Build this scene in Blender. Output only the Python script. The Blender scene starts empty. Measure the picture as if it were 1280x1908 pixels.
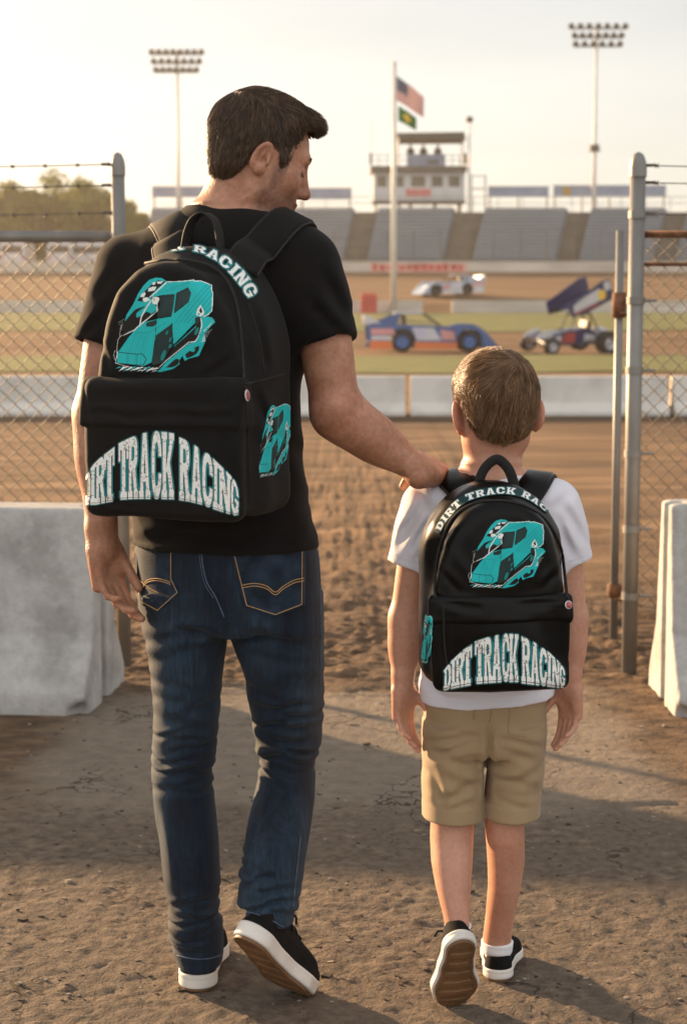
import bpy, math, random
import numpy as np
from mathutils import Vector, Matrix

sc = bpy.context.scene
COL = sc.collection
R_ = math.radians
random.seed(4)

# ------------------------------------------------------------------ camera, world, sun, exposure
F = 3300.0                      # focal length in photo pixels
TH = math.atan(369.0 / F)       # camera pitch below level
HC = 1.383                      # camera height
cT, sT = math.cos(TH), math.sin(TH)
cam = bpy.data.cameras.new('camera')
camo = bpy.data.objects.new('camera', cam); COL.objects.link(camo)
camo.location = (0, 0, HC); camo.rotation_euler = (math.pi / 2 - TH, 0, 0)
cam.sensor_fit = 'VERTICAL'; cam.sensor_height = 36.0; cam.sensor_width = 24.0
cam.lens = F / 1908.0 * 36.0
cam.clip_start = 0.1; cam.clip_end = 5000
cam.dof.use_dof = True; cam.dof.focus_distance = 3.42; cam.dof.aperture_fstop = 6.0
sc.camera = camo

SUN_EL, SUN_AZ = 12.5, -47.0    # azimuth from +Y (away from camera), negative = to the left
w = bpy.data.worlds.new('World'); sc.world = w; w.use_nodes = True
nt = w.node_tree; nt.nodes.clear()
sky = nt.nodes.new('ShaderNodeTexSky'); sky.sky_type = 'NISHITA'; sky.sun_disc = False
sky.sun_elevation = R_(SUN_EL); sky.sun_rotation = R_(SUN_AZ)
sky.altitude = 100; sky.air_density = 1.0; sky.dust_density = 1.0; sky.ozone_density = 1.0
bg = nt.nodes.new('ShaderNodeBackground'); bg.inputs['Strength'].default_value = 0.125
wo = nt.nodes.new('ShaderNodeOutputWorld')
BACK_FILL = 2.15
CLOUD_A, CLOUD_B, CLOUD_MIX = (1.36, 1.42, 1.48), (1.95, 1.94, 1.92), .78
# thin high cloud veil mixed into the sky colour
tcw = nt.nodes.new('ShaderNodeTexCoord'); mpw = nt.nodes.new('ShaderNodeMapping')
mpw.inputs['Scale'].default_value = (1.2, 1.2, 6.0)
nzw = nt.nodes.new('ShaderNodeTexNoise'); nzw.inputs['Scale'].default_value = 2.2; nzw.inputs['Detail'].default_value = 5
rpw = nt.nodes.new('ShaderNodeValToRGB'); rpw.color_ramp.elements[0].position = .32; rpw.color_ramp.elements[1].position = .68
rpw.color_ramp.elements[0].color = (*CLOUD_A, 1); rpw.color_ramp.elements[1].color = (*CLOUD_B, 1)
mxw = nt.nodes.new('ShaderNodeMixRGB'); mxw.inputs[0].default_value = CLOUD_MIX
nt.links.new(tcw.outputs['Generated'], mpw.inputs[0]); nt.links.new(mpw.outputs[0], nzw.inputs['Vector'])
nt.links.new(nzw.outputs['Fac'], rpw.inputs[0])
# added fill: unseen sky behind the camera brightened to light camera-facing sides
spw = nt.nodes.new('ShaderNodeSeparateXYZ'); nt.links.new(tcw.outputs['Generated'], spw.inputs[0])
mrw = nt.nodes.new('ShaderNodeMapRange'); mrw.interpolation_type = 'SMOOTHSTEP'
for k_, v_ in ((1, .3), (2, -.8), (3, 1.0), (4, BACK_FILL)): mrw.inputs[k_].default_value = v_
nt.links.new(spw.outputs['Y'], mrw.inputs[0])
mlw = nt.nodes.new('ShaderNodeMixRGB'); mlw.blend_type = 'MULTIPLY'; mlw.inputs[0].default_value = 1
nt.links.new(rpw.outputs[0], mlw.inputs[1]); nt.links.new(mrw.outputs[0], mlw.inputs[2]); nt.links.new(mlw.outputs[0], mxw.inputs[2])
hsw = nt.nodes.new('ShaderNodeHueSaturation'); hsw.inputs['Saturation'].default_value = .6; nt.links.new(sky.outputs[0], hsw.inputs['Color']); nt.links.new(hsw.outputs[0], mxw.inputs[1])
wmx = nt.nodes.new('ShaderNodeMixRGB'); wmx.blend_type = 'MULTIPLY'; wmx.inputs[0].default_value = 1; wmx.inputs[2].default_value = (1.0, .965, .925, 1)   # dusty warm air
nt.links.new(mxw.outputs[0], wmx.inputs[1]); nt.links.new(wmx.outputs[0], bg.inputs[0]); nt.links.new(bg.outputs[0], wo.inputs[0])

sl_ = bpy.data.lights.new('sun', 'SUN'); sl_.energy = 5.0; sl_.angle = R_(1.5); sl_.color = (1.0, .66, .36)
so = bpy.data.objects.new('sun', sl_); COL.objects.link(so)
SUND = Vector((math.sin(R_(SUN_AZ)) * math.cos(R_(SUN_EL)), math.cos(R_(SUN_AZ)) * math.cos(R_(SUN_EL)), math.sin(R_(SUN_EL))))
so.rotation_euler = SUND.to_track_quat('Z', 'Y').to_euler(); so.location = (-20, 20, 10)

sc.view_settings.view_transform = 'Standard'; sc.view_settings.look = 'None'
sc.view_settings.gamma = 1.0; sc.view_settings.exposure = 1.62
sc.cycles.use_denoising = True
sc.cycles.max_bounces = 8; sc.cycles.transparent_max_bounces = 8
sc.cycles.volume_bounces = 0

def P(px, py, d):
    """world point seen at photo pixel (px,py) at forward distance d (y=d)"""
    a = (px - 640.0) / F; b = (954.0 - py) / F
    s = d / (cT + b * sT)
    return np.array([a * s, d, HC + (-sT + b * cT) * s])

def G(px, py, z=0.0):
    a = (px - 640.0) / F; b = (954.0 - py) / F
    s = (z - HC) / (-sT + b * cT)
    return np.array([a * s, (cT + b * sT) * s, z])

# ------------------------------------------------------------------ object helpers
def tag(o, label=None, cat=None, group=None, kind=None):
    if label: o['label'] = label
    if cat: o['category'] = cat
    if group: o['group'] = group
    if kind: o['kind'] = kind
    return o

def empty(name, loc=(0, 0, 0), rz=0.0):
    o = bpy.data.objects.new(name, None); COL.objects.link(o)
    o.location = tuple(float(v) for v in loc); o.rotation_euler = (0, 0, rz); o.empty_display_size = .1
    return o

def link(name, verts, faces, material, parent=None, smooth=True, cols=None, local=False, origin=None):
    """make one mesh object. verts are world coordinates unless local=True (then parent-space)."""
    verts = np.asarray(verts, dtype=np.float64).reshape(-1, 3)
    off = np.zeros(3)
    if not local:
        if parent is not None:
            p = parent; off = np.array(p.location)
            while p.parent is not None:
                p = p.parent; off = off + np.array(p.location)
        elif origin is not None:
            off = np.array(origin, float)
        verts = verts - off
    me = bpy.data.meshes.new(name)
    if isinstance(faces, np.ndarray):
        k = faces.shape[1]; n = len(faces)
        me.vertices.add(len(verts)); me.vertices.foreach_set('co', verts.astype(np.float32).ravel())
        me.loops.add(n * k); me.loops.foreach_set('vertex_index', faces.astype(np.int32).ravel())
        me.polygons.add(n); me.polygons.foreach_set('loop_start', np.arange(0, n * k, k, dtype=np.int32))
        me.update(calc_edges=True)
    else:
        me.from_pydata([tuple(v) for v in verts], [], faces); me.update()
    if smooth:
        me.polygons.foreach_set('use_smooth', np.ones(len(me.polygons), dtype=bool))
    if cols is not None:
        ca = me.color_attributes.new('Col', 'FLOAT_COLOR', 'POINT')
        c4 = np.ones((len(verts), 4), np.float32); c4[:, :3] = np.asarray(cols)[:, :3]
        ca.data.foreach_set('color', c4.ravel())
    me.validate()
    o = bpy.data.objects.new(name, me); COL.objects.link(o)
    if material: me.materials.append(material)
    if parent is not None: o.parent = parent
    elif origin is not None: o.location = tuple(off)
    return o

def copy_tree(o, parent=None):
    c = o.copy(); COL.objects.link(c)
    if parent is not None: c.parent = parent
    for ch in list(o.children): copy_tree(ch, c)
    return c

# ------------------------------------------------------------------ materials
def mat(name, base, base2=None, rough=.6, nscale=8.0, ndet=4, bump=0.0, bscale=60.0, bdist=.01, metallic=0.0, sss=0.0,
        spec=.5, attr=False, sheen=0.0, stretch=(1, 1, 1), lo=.35, hi=.65, rough2=None, transl=0.0, weave=0.0, coat=0.0, streak=None):
    m = bpy.data.materials.new(name); m.use_nodes = True
    t = m.node_tree; b = t.nodes['Principled BSDF']
    tc = t.nodes.new('ShaderNodeTexCoord'); mp = t.nodes.new('ShaderNodeMapping'); mp.inputs['Scale'].default_value = stretch
    t.links.new(tc.outputs['Object'], mp.inputs[0])
    nz = t.nodes.new('ShaderNodeTexNoise'); nz.inputs['Scale'].default_value = nscale; nz.inputs['Detail'].default_value = ndet
    t.links.new(mp.outputs[0], nz.inputs['Vector'])
    rp = t.nodes.new('ShaderNodeValToRGB'); rp.color_ramp.elements[0].position = lo; rp.color_ramp.elements[1].position = hi
    b1 = base; b2 = base2 if base2 is not None else tuple(min(1, c * 1.25) for c in base)
    rp.color_ramp.elements[0].color = (*b1, 1); rp.color_ramp.elements[1].color = (*b2, 1)
    t.links.new(nz.outputs['Fac'], rp.inputs[0])
    if attr:
        at = t.nodes.new('ShaderNodeAttribute'); at.attribute_name = 'Col'
        mx = t.nodes.new('ShaderNodeMixRGB'); mx.blend_type = 'MULTIPLY'; mx.inputs[0].default_value = 1
        t.links.new(at.outputs['Color'], mx.inputs[1]); t.links.new(rp.outputs[0], mx.inputs[2])
        csock = mx.outputs[0]
    else: csock = rp.outputs[0]
    for st_, sc_, a_, b_ in (streak or ()):
        m3 = t.nodes.new('ShaderNodeMapping'); m3.inputs['Scale'].default_value = st_; t.links.new(tc.outputs['Object'], m3.inputs[0])
        n3 = t.nodes.new('ShaderNodeTexNoise'); n3.inputs['Scale'].default_value = sc_; n3.inputs['Detail'].default_value = 5; t.links.new(m3.outputs[0], n3.inputs['Vector'])
        r3 = t.nodes.new('ShaderNodeMapRange'); r3.inputs[1].default_value = .3; r3.inputs[2].default_value = .7; r3.inputs[3].default_value = a_; r3.inputs[4].default_value = b_; t.links.new(n3.outputs['Fac'], r3.inputs[0])
        x3 = t.nodes.new('ShaderNodeMixRGB'); x3.blend_type = 'MULTIPLY'; x3.inputs[0].default_value = 1; t.links.new(csock, x3.inputs[1]); t.links.new(r3.outputs[0], x3.inputs[2]); csock = x3.outputs[0]
    t.links.new(csock, b.inputs['Base Color'])
    b.inputs['Roughness'].default_value = rough; b.inputs['Metallic'].default_value = metallic
    b.inputs['Specular IOR Level'].default_value = spec
    if sheen: b.inputs['Sheen Weight'].default_value = sheen; b.inputs['Sheen Roughness'].default_value = .5
    if coat: b.inputs['Coat Weight'].default_value = coat; b.inputs['Coat Roughness'].default_value = .12
    if sss:
        b.inputs['Subsurface Weight'].default_value = sss; b.inputs['Subsurface Radius'].default_value = (1.0, .35, .18)
        b.inputs['Subsurface Scale'].default_value = .012
    if rough2 is not None:
        mr = t.nodes.new('ShaderNodeMapRange'); mr.inputs[3].default_value = rough; mr.inputs[4].default_value = rough2
        t.links.new(nz.outputs['Fac'], mr.inputs[0]); t.links.new(mr.outputs[0], b.inputs['Roughness'])
    if bump:
        n2 = t.nodes.new('ShaderNodeTexNoise'); n2.inputs['Scale'].default_value = bscale; n2.inputs['Detail'].default_value = 6
        t.links.new(mp.outputs[0], n2.inputs['Vector'])
        h = n2.outputs['Fac']
        bp = t.nodes.new('ShaderNodeBump'); bp.inputs['Strength'].default_value = bump; bp.inputs['Distance'].default_value = bdist
        t.links.new(h, bp.inputs['Height'])
        last = bp
        if weave:
            wv = t.nodes.new('ShaderNodeTexWave'); wv.inputs['Scale'].default_value = weave; wv.bands_direction = 'DIAGONAL'
            wv.inputs['Distortion'].default_value = .6
            t.links.new(tc.outputs['Object'], wv.inputs['Vector'])
            bp2 = t.nodes.new('ShaderNodeBump'); bp2.inputs['Strength'].default_value = .35; bp2.inputs['Distance'].default_value = .0006
            t.links.new(wv.outputs['Fac'], bp2.inputs['Height']); t.links.new(bp.outputs[0], bp2.inputs['Normal']); last = bp2
        t.links.new(last.outputs[0], b.inputs['Normal'])
    if transl:
        tr = t.nodes.new('ShaderNodeBsdfTranslucent'); t.links.new(csock, tr.inputs['Color'])
        ms = t.nodes.new('ShaderNodeMixShader'); ms.inputs[0].default_value = transl
        out = t.nodes['Material Output']
        t.links.new(b.outputs[0], ms.inputs[1]); t.links.new(tr.outputs[0], ms.inputs[2]); t.links.new(ms.outputs[0], out.inputs[0])
    return m

# ------------------------------------------------------------------ numpy noise
def _h(ix, iy, iz, seed):
    n = (ix * 374761393 + iy * 668265263 + iz * 2147483647 + seed * 974634777) & 0xffffffff
    n = ((n ^ (n >> 13)) * 1274126177) & 0xffffffff
    n = n ^ (n >> 16)
    return (n & 0xffff) / 65535.0

def vnoise(p, seed=0):
    p = np.asarray(p, float); i = np.floor(p).astype(np.int64); f = p - i; u = f * f * (3 - 2 * f)
    x, y, z = i[..., 0], i[..., 1], i[..., 2]; ux, uy, uz = u[..., 0], u[..., 1], u[..., 2]
    def L(a, b, t): return a + (b - a) * t
    x00 = L(_h(x, y, z, seed), _h(x + 1, y, z, seed), ux); x10 = L(_h(x, y + 1, z, seed), _h(x + 1, y + 1, z, seed), ux)
    x01 = L(_h(x, y, z + 1, seed), _h(x + 1, y, z + 1, seed), ux); x11 = L(_h(x, y + 1, z + 1, seed), _h(x + 1, y + 1, z + 1, seed), ux)
    return L(L(x00, x10, uy), L(x01, x11, uy), uz)

def fbm(p, oct=4, seed=0):
    p = np.asarray(p, float); a = .5; s = 0; 
    for o in range(oct):
        s = s + a * (vnoise(p * 2 ** o, seed + o) - .5); a *= .5
    return s

# ------------------------------------------------------------------ implicit surfaces
class Prim:
    def __init__(s, fn, c, r): s.fn, s.c, s.r = fn, np.asarray(c, float), float(r)

def cone(a, b, ra, rb):
    a = np.asarray(a, float); b = np.asarray(b, float); ab = b - a; L2 = float(ab @ ab) + 1e-12
    def fn(p):
        t = np.clip(((p - a) @ ab) / L2, 0, 1)
        q = p - a - t[:, None] * ab
        return np.sqrt((q * q).sum(1)) - (ra + (rb - ra) * t)
    return Prim(fn, (a + b) / 2, math.sqrt(L2) / 2 + max(ra, rb))

def ell(c, rad, R=None):
    c = np.asarray(c, float); rad = np.asarray(rad, float); R = np.eye(3) if R is None else R
    def fn(p):
        q = (p - c) @ R
        k = np.sqrt(((q / rad) ** 2).sum(1)); g = np.sqrt(((q / rad ** 2) ** 2).sum(1)) + 1e-9
        return np.where(k < 1e-4, -rad.min(), k * (k - 1) / g)
    return Prim(fn, c, rad.max())

def rbox(c, half, rd, R=None):
    c = np.asarray(c, float); half = np.asarray(half, float) - rd; R = np.eye(3) if R is None else R
    def fn(p):
        q = np.abs((p - c) @ R) - half
        return np.sqrt((np.maximum(q, 0) ** 2).sum(1)) + np.minimum(q.max(1), 0) - rd
    return Prim(fn, c, np.linalg.norm(half + rd))

def plane(n, p0):
    n = np.asarray(n, float); n = n / np.linalg.norm(n); p0 = np.asarray(p0, float)
    return Prim(lambda p: (p - p0) @ n, p0, 1e6)

def loft(rows, n=2.0, yaw=0.0, smooth=5):
    """rows: list of (z, cx, cy, rx, ry) ; vertical loft with elliptic sections"""
    A = np.array(sorted(rows)); z0, z1 = A[0, 0], A[-1, 0]
    zz = np.linspace(z0, z1, 160)
    T = [np.interp(zz, A[:, 0], A[:, k]) for k in range(1, 5)]
    kr = np.ones(smooth) / smooth
    T = [np.convolve(np.pad(t, smooth // 2, 'edge'), kr, 'valid') for t in T]
    c_, s_ = math.cos(yaw), math.sin(yaw)
    def fn(p):
        z = p[:, 2]
        cx, cy, rx, ry = [np.interp(z, zz, t) for t in T]
        dx, dy = p[:, 0] - cx, p[:, 1] - cy
        x = dx * c_ + dy * s_; y = -dx * s_ + dy * c_
        if n == 2.0:
            k = np.sqrt((x / rx) ** 2 + (y / ry) ** 2); g = np.sqrt((x / rx ** 2) ** 2 + (y / ry ** 2) ** 2) + 1e-9
            d = np.where(k < 1e-3, -np.minimum(rx, ry), k * (k - 1) / g)
        else:
            k = (np.abs(x / rx) ** n + np.abs(y / ry) ** n) ** (1 / n)
            d = (k - 1) * np.minimum(rx, ry)
        return np.maximum(np.maximum(d, z0 - z), z - z1)
    cc = np.array([T[0].mean(), T[1].mean(), (z0 + z1) / 2])
    rr = math.sqrt(((z1 - z0) / 2) ** 2 + (A[:, 3].max() + np.ptp(A[:, 1])) ** 2 + (A[:, 4].max() + np.ptp(A[:, 2])) ** 2)
    return Prim(fn, cc, rr)

def ev(ops, p, c=None, r=0.0):
    d = np.full(len(p), .6)
    for op, pr, k in ops:
        if c is not None and op in 'us' and np.linalg.norm(pr.c - c) > pr.r + r + 2 * k + .02: continue
        e = pr.fn(p)
        if op == 'u':
            if k > 0: h = np.maximum(k - np.abs(d - e), 0) / k; d = np.minimum(d, e) - h * h * k * .25
            else: d = np.minimum(d, e)
        elif op == 's':
            e = -e
            if k > 0: h = np.maximum(k - np.abs(d - e), 0) / k; d = np.maximum(d, e) + h * h * k * .25
            else: d = np.maximum(d, e)
        else:
            d = np.maximum(d, e)
    return d

def grad(f, p, e=.0015):
    g = np.stack([f(p + np.array(v) * e) - f(p - np.array(v) * e) for v in ((1, 0, 0), (0, 1, 0), (0, 0, 1))], 1)
    return g / (np.linalg.norm(g, axis=1, keepdims=True) + 1e-9)

def surf(ops, res, disp=None, pad=.012, B=22, lo=None, hi=None):
    """sparse evaluation on a grid + surface nets -> verts, quads"""
    us = [pr for op, pr, k in ops if op == 'u']
    if lo is None:
        lo = np.min([pr.c - pr.r for pr in us], 0) - pad; hi = np.max([pr.c + pr.r for pr in us], 0) + pad
    lo = np.asarray(lo, float); hi = np.asarray(hi, float)
    nb = np.ceil((hi - lo) / (res * B)).astype(int); n = nb * B
    bi = np.stack(np.meshgrid(*[np.arange(k) for k in nb], indexing='ij'), -1).reshape(-1, 3)
    bc = lo + (bi * B + (B - 1) / 2) * res
    br = B * res * .5 * 1.7321
    dc = ev(ops, bc)
    act = np.abs(dc) < br * 1.25 + .02
    D = np.empty(tuple(n), np.float32)
    loc = np.stack(np.meshgrid(*[np.arange(B)] * 3, indexing='ij'), -1).reshape(-1, 3) * res
    for b, c, a, d0 in zip(bi, bc, act, dc):
        s = tuple(slice(k * B, k * B + B) for k in b)
        if not a: D[s] = .1 if d0 > 0 else -.1; continue
        p = lo + b * B * res + loc
        d = ev(ops, p, c, br)
        if disp is not None:
            m = np.abs(d) < .03
            if m.any(): d[m] += disp(p[m], d[m])
        D[s] = d.reshape(B, B, B)
    D = np.pad(D, 1, constant_values=.1); o = lo - res
    S = D < 0
    nx, ny, nz = [k - 1 for k in D.shape]
    cnt = np.zeros((nx, ny, nz), np.uint8)
    for dx in (0, 1):
        for dy in (0, 1):
            for dz in (0, 1): cnt += S[dx:dx + nx, dy:dy + ny, dz:dz + nz]
    ix = np.argwhere((cnt > 0) & (cnt < 8)); del cnt
    lin = (ix[:, 0] * ny + ix[:, 1]) * nz + ix[:, 2]
    cv = np.stack([D[ix[:, 0] + a, ix[:, 1] + b, ix[:, 2] + c] for a in (0, 1) for b in (0, 1) for c in (0, 1)], 1)
    cp = np.array([(a, b, c) for a in (0, 1) for b in (0, 1) for c in (0, 1)], float)
    ed = [(i, j) for i in range(8) for j in range(i + 1, 8) if np.abs(cp[i] - cp[j]).sum() == 1]
    acc = np.zeros((len(ix), 3)); num = np.zeros(len(ix))
    for i, j in ed:
        a, b = cv[:, i], cv[:, j]; m = (a < 0) != (b < 0)
        t = np.where(m, a / np.where(m, a - b, 1), 0)
        acc += m[:, None] * (cp[i] + t[:, None] * (cp[j] - cp[i])); num += m
    V = o + (ix + acc / num[:, None]) * res
    def fid(q): return np.searchsorted(lin, (q[:, 0] * ny + q[:, 1]) * nz + q[:, 2])
    Q = []
    for ax in range(3):
        b_, c_ = (ax + 1) % 3, (ax + 2) % 3
        sl0 = [slice(None)] * 3; sl1 = [slice(None)] * 3; sl0[ax] = slice(0, -1); sl1[ax] = slice(1, None)
        ch = S[tuple(sl0)] != S[tuple(sl1)]
        e = np.argwhere(ch); e = e[(e[:, b_] > 0) & (e[:, c_] > 0) & (e[:, b_] < D.shape[b_] - 1) & (e[:, c_] < D.shape[c_] - 1)]
        ins = S[tuple(e.T)]
        q = []
        for ob, oc in ((-1, -1), (0, -1), (0, 0), (-1, 0)):
            k = e.copy(); k[:, b_] += ob; k[:, c_] += oc; q.append(fid(k))
        q = np.stack(q, 1); q[~ins] = q[~ins][:, ::-1]
        Q.append(q)
    return V, np.concatenate(Q)

def smooth_mesh(V, Q, it=2, lam=.5):
    n = len(V); e = np.concatenate([Q[:, [0, 1]], Q[:, [1, 2]], Q[:, [2, 3]], Q[:, [3, 0]]])
    deg = np.bincount(e.ravel(), minlength=n)[:, None] + 1e-9
    for _ in range(it):
        acc = np.stack([np.bincount(e[:, 0], V[e[:, 1], k], n) + np.bincount(e[:, 1], V[e[:, 0], k], n) for k in range(3)], 1)
        V = V + lam * (acc / deg - V)
    return V

class Frame:
    def __init__(s, o, f, u, sc=1.0):
        f = np.asarray(f, float); f = f / np.linalg.norm(f); u = np.asarray(u, float); u = u - f * (u @ f); u /= np.linalg.norm(u)
        s.o = np.asarray(o, float); s.R = np.stack([f, np.cross(f, u), u], 1); s.s = sc   # columns f, r, u
    def w(s, q): return s.o + s.s * (s.R @ np.asarray(q, float))
    def l(s, p): return ((p - s.o) @ s.R) / s.s
    def ell(s, c, rad, tilt=None):
        R = s.R if tilt is None else s.R @ tilt
        return ell(s.w(c), np.asarray(rad) * s.s, R)
    def cone(s, a, b, ra, rb): return cone(s.w(a), s.w(b), ra * s.s, rb * s.s)

def rotm(axis, deg): return np.array(Matrix.Rotation(R_(deg), 3, axis))

def srows(rows, d=None):
    """screen rows (py, xl, xr, ry[, depth]) -> loft rows"""
    out = []
    for r in rows:
        py, xl, xr, ry = r[:4]; dd = r[4] if len(r) > 4 else d
        a, b = P(xl, py, dd), P(xr, py, dd)
        out.append((a[2], (a[0] + b[0]) / 2, dd, (b[0] - a[0]) / 2, ry))
    return out

# ------------------------------------------------------------------ tubes, ribbons, builders
def catmull(pts, n=8):
    p = np.asarray(pts, float); q = np.vstack([2 * p[0] - p[1], p, 2 * p[-1] - p[-2]]); out = []
    for i in range(1, len(q) - 2):
        for t in np.linspace(0, 1, n, endpoint=False):
            a, b, c, d = q[i - 1], q[i], q[i + 1], q[i + 2]
            out.append(.5 * (2 * b + (c - a) * t + (2 * a - 5 * b + 4 * c - d) * t * t + (3 * b - a - 3 * c + d) * t ** 3))
    out.append(p[-1]); return np.array(out)

class MB:
    def __init__(s): s.v = []; s.f = []
    def add(s, v, f):
        o = len(s.v); s.v += [tuple(map(float, q)) for q in v]; s.f += [tuple(i + o for i in g) for g in f]; return s
    def box(s, c, size, R=None, bev=0.0):
        hx, hy, hz = [k / 2 for k in size]; v = []
        for z in (-hz, hz):
            for x, y in ((-hx, -hy), (hx, -hy), (hx, hy), (-hx, hy)): v.append((x, y, z))
        v = np.array(v)
        if R is not None: v = v @ np.asarray(R).T
        v = v + np.asarray(c, float)
        return s.add(v, [(0, 3, 2, 1), (4, 5, 6, 7), (0, 1, 5, 4), (1, 2, 6, 5), (2, 3, 7, 6), (3, 0, 4, 7)])
    def tube(s, pts, r, n=6, cap=True):
        pts = np.asarray(pts, float); m = len(pts); rr = np.broadcast_to(np.asarray(r, float), (m,))
        t = np.gradient(pts, axis=0); t /= np.linalg.norm(t, axis=1, keepdims=True) + 1e-12
        ref = np.array([0, 0, 1.0]) if abs(t[0][2]) < .9 else np.array([1.0, 0, 0]); v = []
        for i in range(m):
            a = np.cross(t[i], ref); a /= np.linalg.norm(a) + 1e-12; b = np.cross(t[i], a); ref = np.cross(a, t[i])
            for k in range(n):
                th = 2 * math.pi * k / n; v.append(pts[i] + rr[i] * (math.cos(th) * a + math.sin(th) * b))
        f = [(i * n + k, i * n + (k + 1) % n, (i + 1) * n + (k + 1) % n, (i + 1) * n + k) for i in range(m - 1) for k in range(n)]
        if cap: f += [tuple(range(n))[::-1], tuple(range((m - 1) * n, m * n))]
        return s.add(v, f)
    def cyl(s, a, b, r, n=12, r2=None): return s.tube([a, b], [r, r if r2 is None else r2], n)
    def prism(s, poly, y0, y1, M=None):
        """polygon in (x,z) extruded along y ; M: function local->world"""
        k = len(poly); v = [(x, y0, z) for x, z in poly] + [(x, y1, z) for x, z in poly]
        if M is not None: v = [M(q) for q in v]
        f = [tuple(range(k)), tuple(range(2 * k - 1, k - 1, -1))] + [(i, i + k, (i + 1) % k + k, (i + 1) % k) for i in range(k)]
        return s.add(v, f)
    def lathe(s, prof, c, axis='z', n=16):
        """prof list of (r,h)"""
        v = []; m = len(prof)
        for r, h in prof:
            for k in range(n):
                th = 2 * math.pi * k / n; a, b = r * math.cos(th), r * math.sin(th)
                q = {'z': (a, b, h), 'y': (a, h, b), 'x': (h, a, b)}[axis]; v.append(np.asarray(c) + q)
        f = [(i * n + k, i * n + (k + 1) % n, (i + 1) * n + (k + 1) % n, (i + 1) * n + k) for i in range(m - 1) for k in range(n)]
        return s.add(v, f)
    def build(s, name, material, parent=None, smooth=False, **kw):
        o = link(name, s.v, s.f, material, parent, smooth, **kw)
        return o

def ribbon(pts, side, width, thick, n=8):
    """flat strap: rounded rectangular section swept along pts; side = width direction (per point or one)"""
    pts = catmull(pts, n); m = len(pts)
    sd = np.asarray(side, float)
    if sd.ndim == 1: sd = np.tile(sd, (m, 1))
    else: sd = catmull(sd, n)
    t = np.gradient(pts, axis=0); t /= np.linalg.norm(t, axis=1, keepdims=True)
    sd = sd - t * (sd * t).sum(1, keepdims=True); sd /= np.linalg.norm(sd, axis=1, keepdims=True)
    nn = np.cross(t, sd)
    w, h = width / 2, thick / 2; r = h * .9
    sec = [(-w, -h + r), (-w + r, -h), (w - r, -h), (w, -h + r), (w, h - r), (w - r, h), (-w + r, h), (-w, h - r)]
    v = np.concatenate([[pts[i] + a * sd[i] + b * nn[i] for a, b in sec] for i in range(m)])
    k = len(sec)
    f = [(i * k + j, i * k + (j + 1) % k, (i + 1) * k + (j + 1) % k, (i + 1) * k + j) for i in range(m - 1) for j in range(k)]
    f += [tuple(range(k))[::-1], tuple(range((m - 1) * k, m * k))]
    return v, f
# ------------------------------------------------------------------ tracing, hair, hands, shoes
def trace(f, o, dr, n=26, k=.92, tmax=1.0):
    t = np.zeros(len(o))
    for _ in range(n):
        t = np.minimum(t + k * f(o + t[:, None] * dr), tmax)
    return o + t[:, None] * dr, t

CAMP = np.array([0, 0, HC])
def on_surface(f, pix, d0, lift=.0015, back=.25):
    """photo pixels -> points on the surface f along the sight line, starting 'back' metres before depth d0"""
    q = np.array([P(x, y, d0) for x, y in pix]); dr = q - CAMP; dr /= np.linalg.norm(dr, axis=1, keepdims=True)
    h, t = trace(f, q - dr * back, dr)
    return h + grad(f, h) * lift

def hand(ops, W, D, N, side, s=1.0, curl=(25, 35, 25), spread=1.0, thumb=(.62, .62, .35), cstep=(0, 0, 0, 0), thick=1.0):
    D = np.asarray(D, float); D /= np.linalg.norm(D); N = np.asarray(N, float); N -= D * (N @ D); N /= np.linalg.norm(N)
    L = np.cross(D, N) if side == 'r' else np.cross(N, D)
    R = np.stack([D, L, N], 1); W = np.asarray(W, float)
    def q(d, l, n): return W + s * (d * D + l * L + n * N)
    ops.append(('u', rbox(q(.05, 0, 0), np.array([.05, .040, .0145 * thick]) * s, .0125 * s, R), .016 * s))
    ops.append(('u', ell(q(.036, .026, .010), np.array([.036, .017, .016]) * s, R), .012 * s))
    ops.append(('u', ell(q(.040, -.026, .007), np.array([.034, .014, .014]) * s, R), .012 * s))
    ops.append(('u', cone(q(-.03, 0, 0), q(.02, 0, 0), .027 * s, .024 * s), .02 * s))
    segs = [(.043, .027, .021), (.047, .031, .022), (.043, .029, .021), (.034, .022, .019)]
    roots = [(.094, .0295), (.098, .0102), (.094, -.0095), (.084, -.0275)]
    rads = [.0098, .0100, .0095, .0084]
    for i in range(4):
        a = 0; p = q(roots[i][0] - .012, roots[i][1], 0); sp = spread * (roots[i][1] * 1.6)
        r = rads[i] * s * thick
        for j in range(3):
            a += R_(curl[j] + cstep[i] * (1 if j < 2 else .5))
            dv = (math.cos(a) * D + math.sin(a) * N) + sp * L * math.cos(a); dv /= np.linalg.norm(dv)
            ln = segs[i][j] * s + (.012 * s if j == 0 else 0)
            e = p + dv * ln
            ops.append(('u', cone(p, e, r * (1 - .07 * j), r * (1 - .07 * (j + 1))), .006 * s if j == 0 else .0025 * s))
            if j < 2: ops.append(('u', ell(e - N * .001 * s, np.array([1, 1, 1]) * r * (1.03 - .07 * j)), .002 * s))
            p = e
    p = q(.022, .030, .006); tv = thumb[0] * D + thumb[1] * L + thumb[2] * N; tv /= np.linalg.norm(tv)
    for j, ln in enumerate((.036, .031, .025)):
        e = p + tv * ln * s
        ops.append(('u', cone(p, e, (.0145, .0118, .0105)[j] * s, (.0118, .0105, .0085)[j] * s), .008 * s if j == 0 else .003 * s))
        p = e; tv = tv + .28 * D + .10 * N; tv /= np.linalg.norm(tv)

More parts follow.
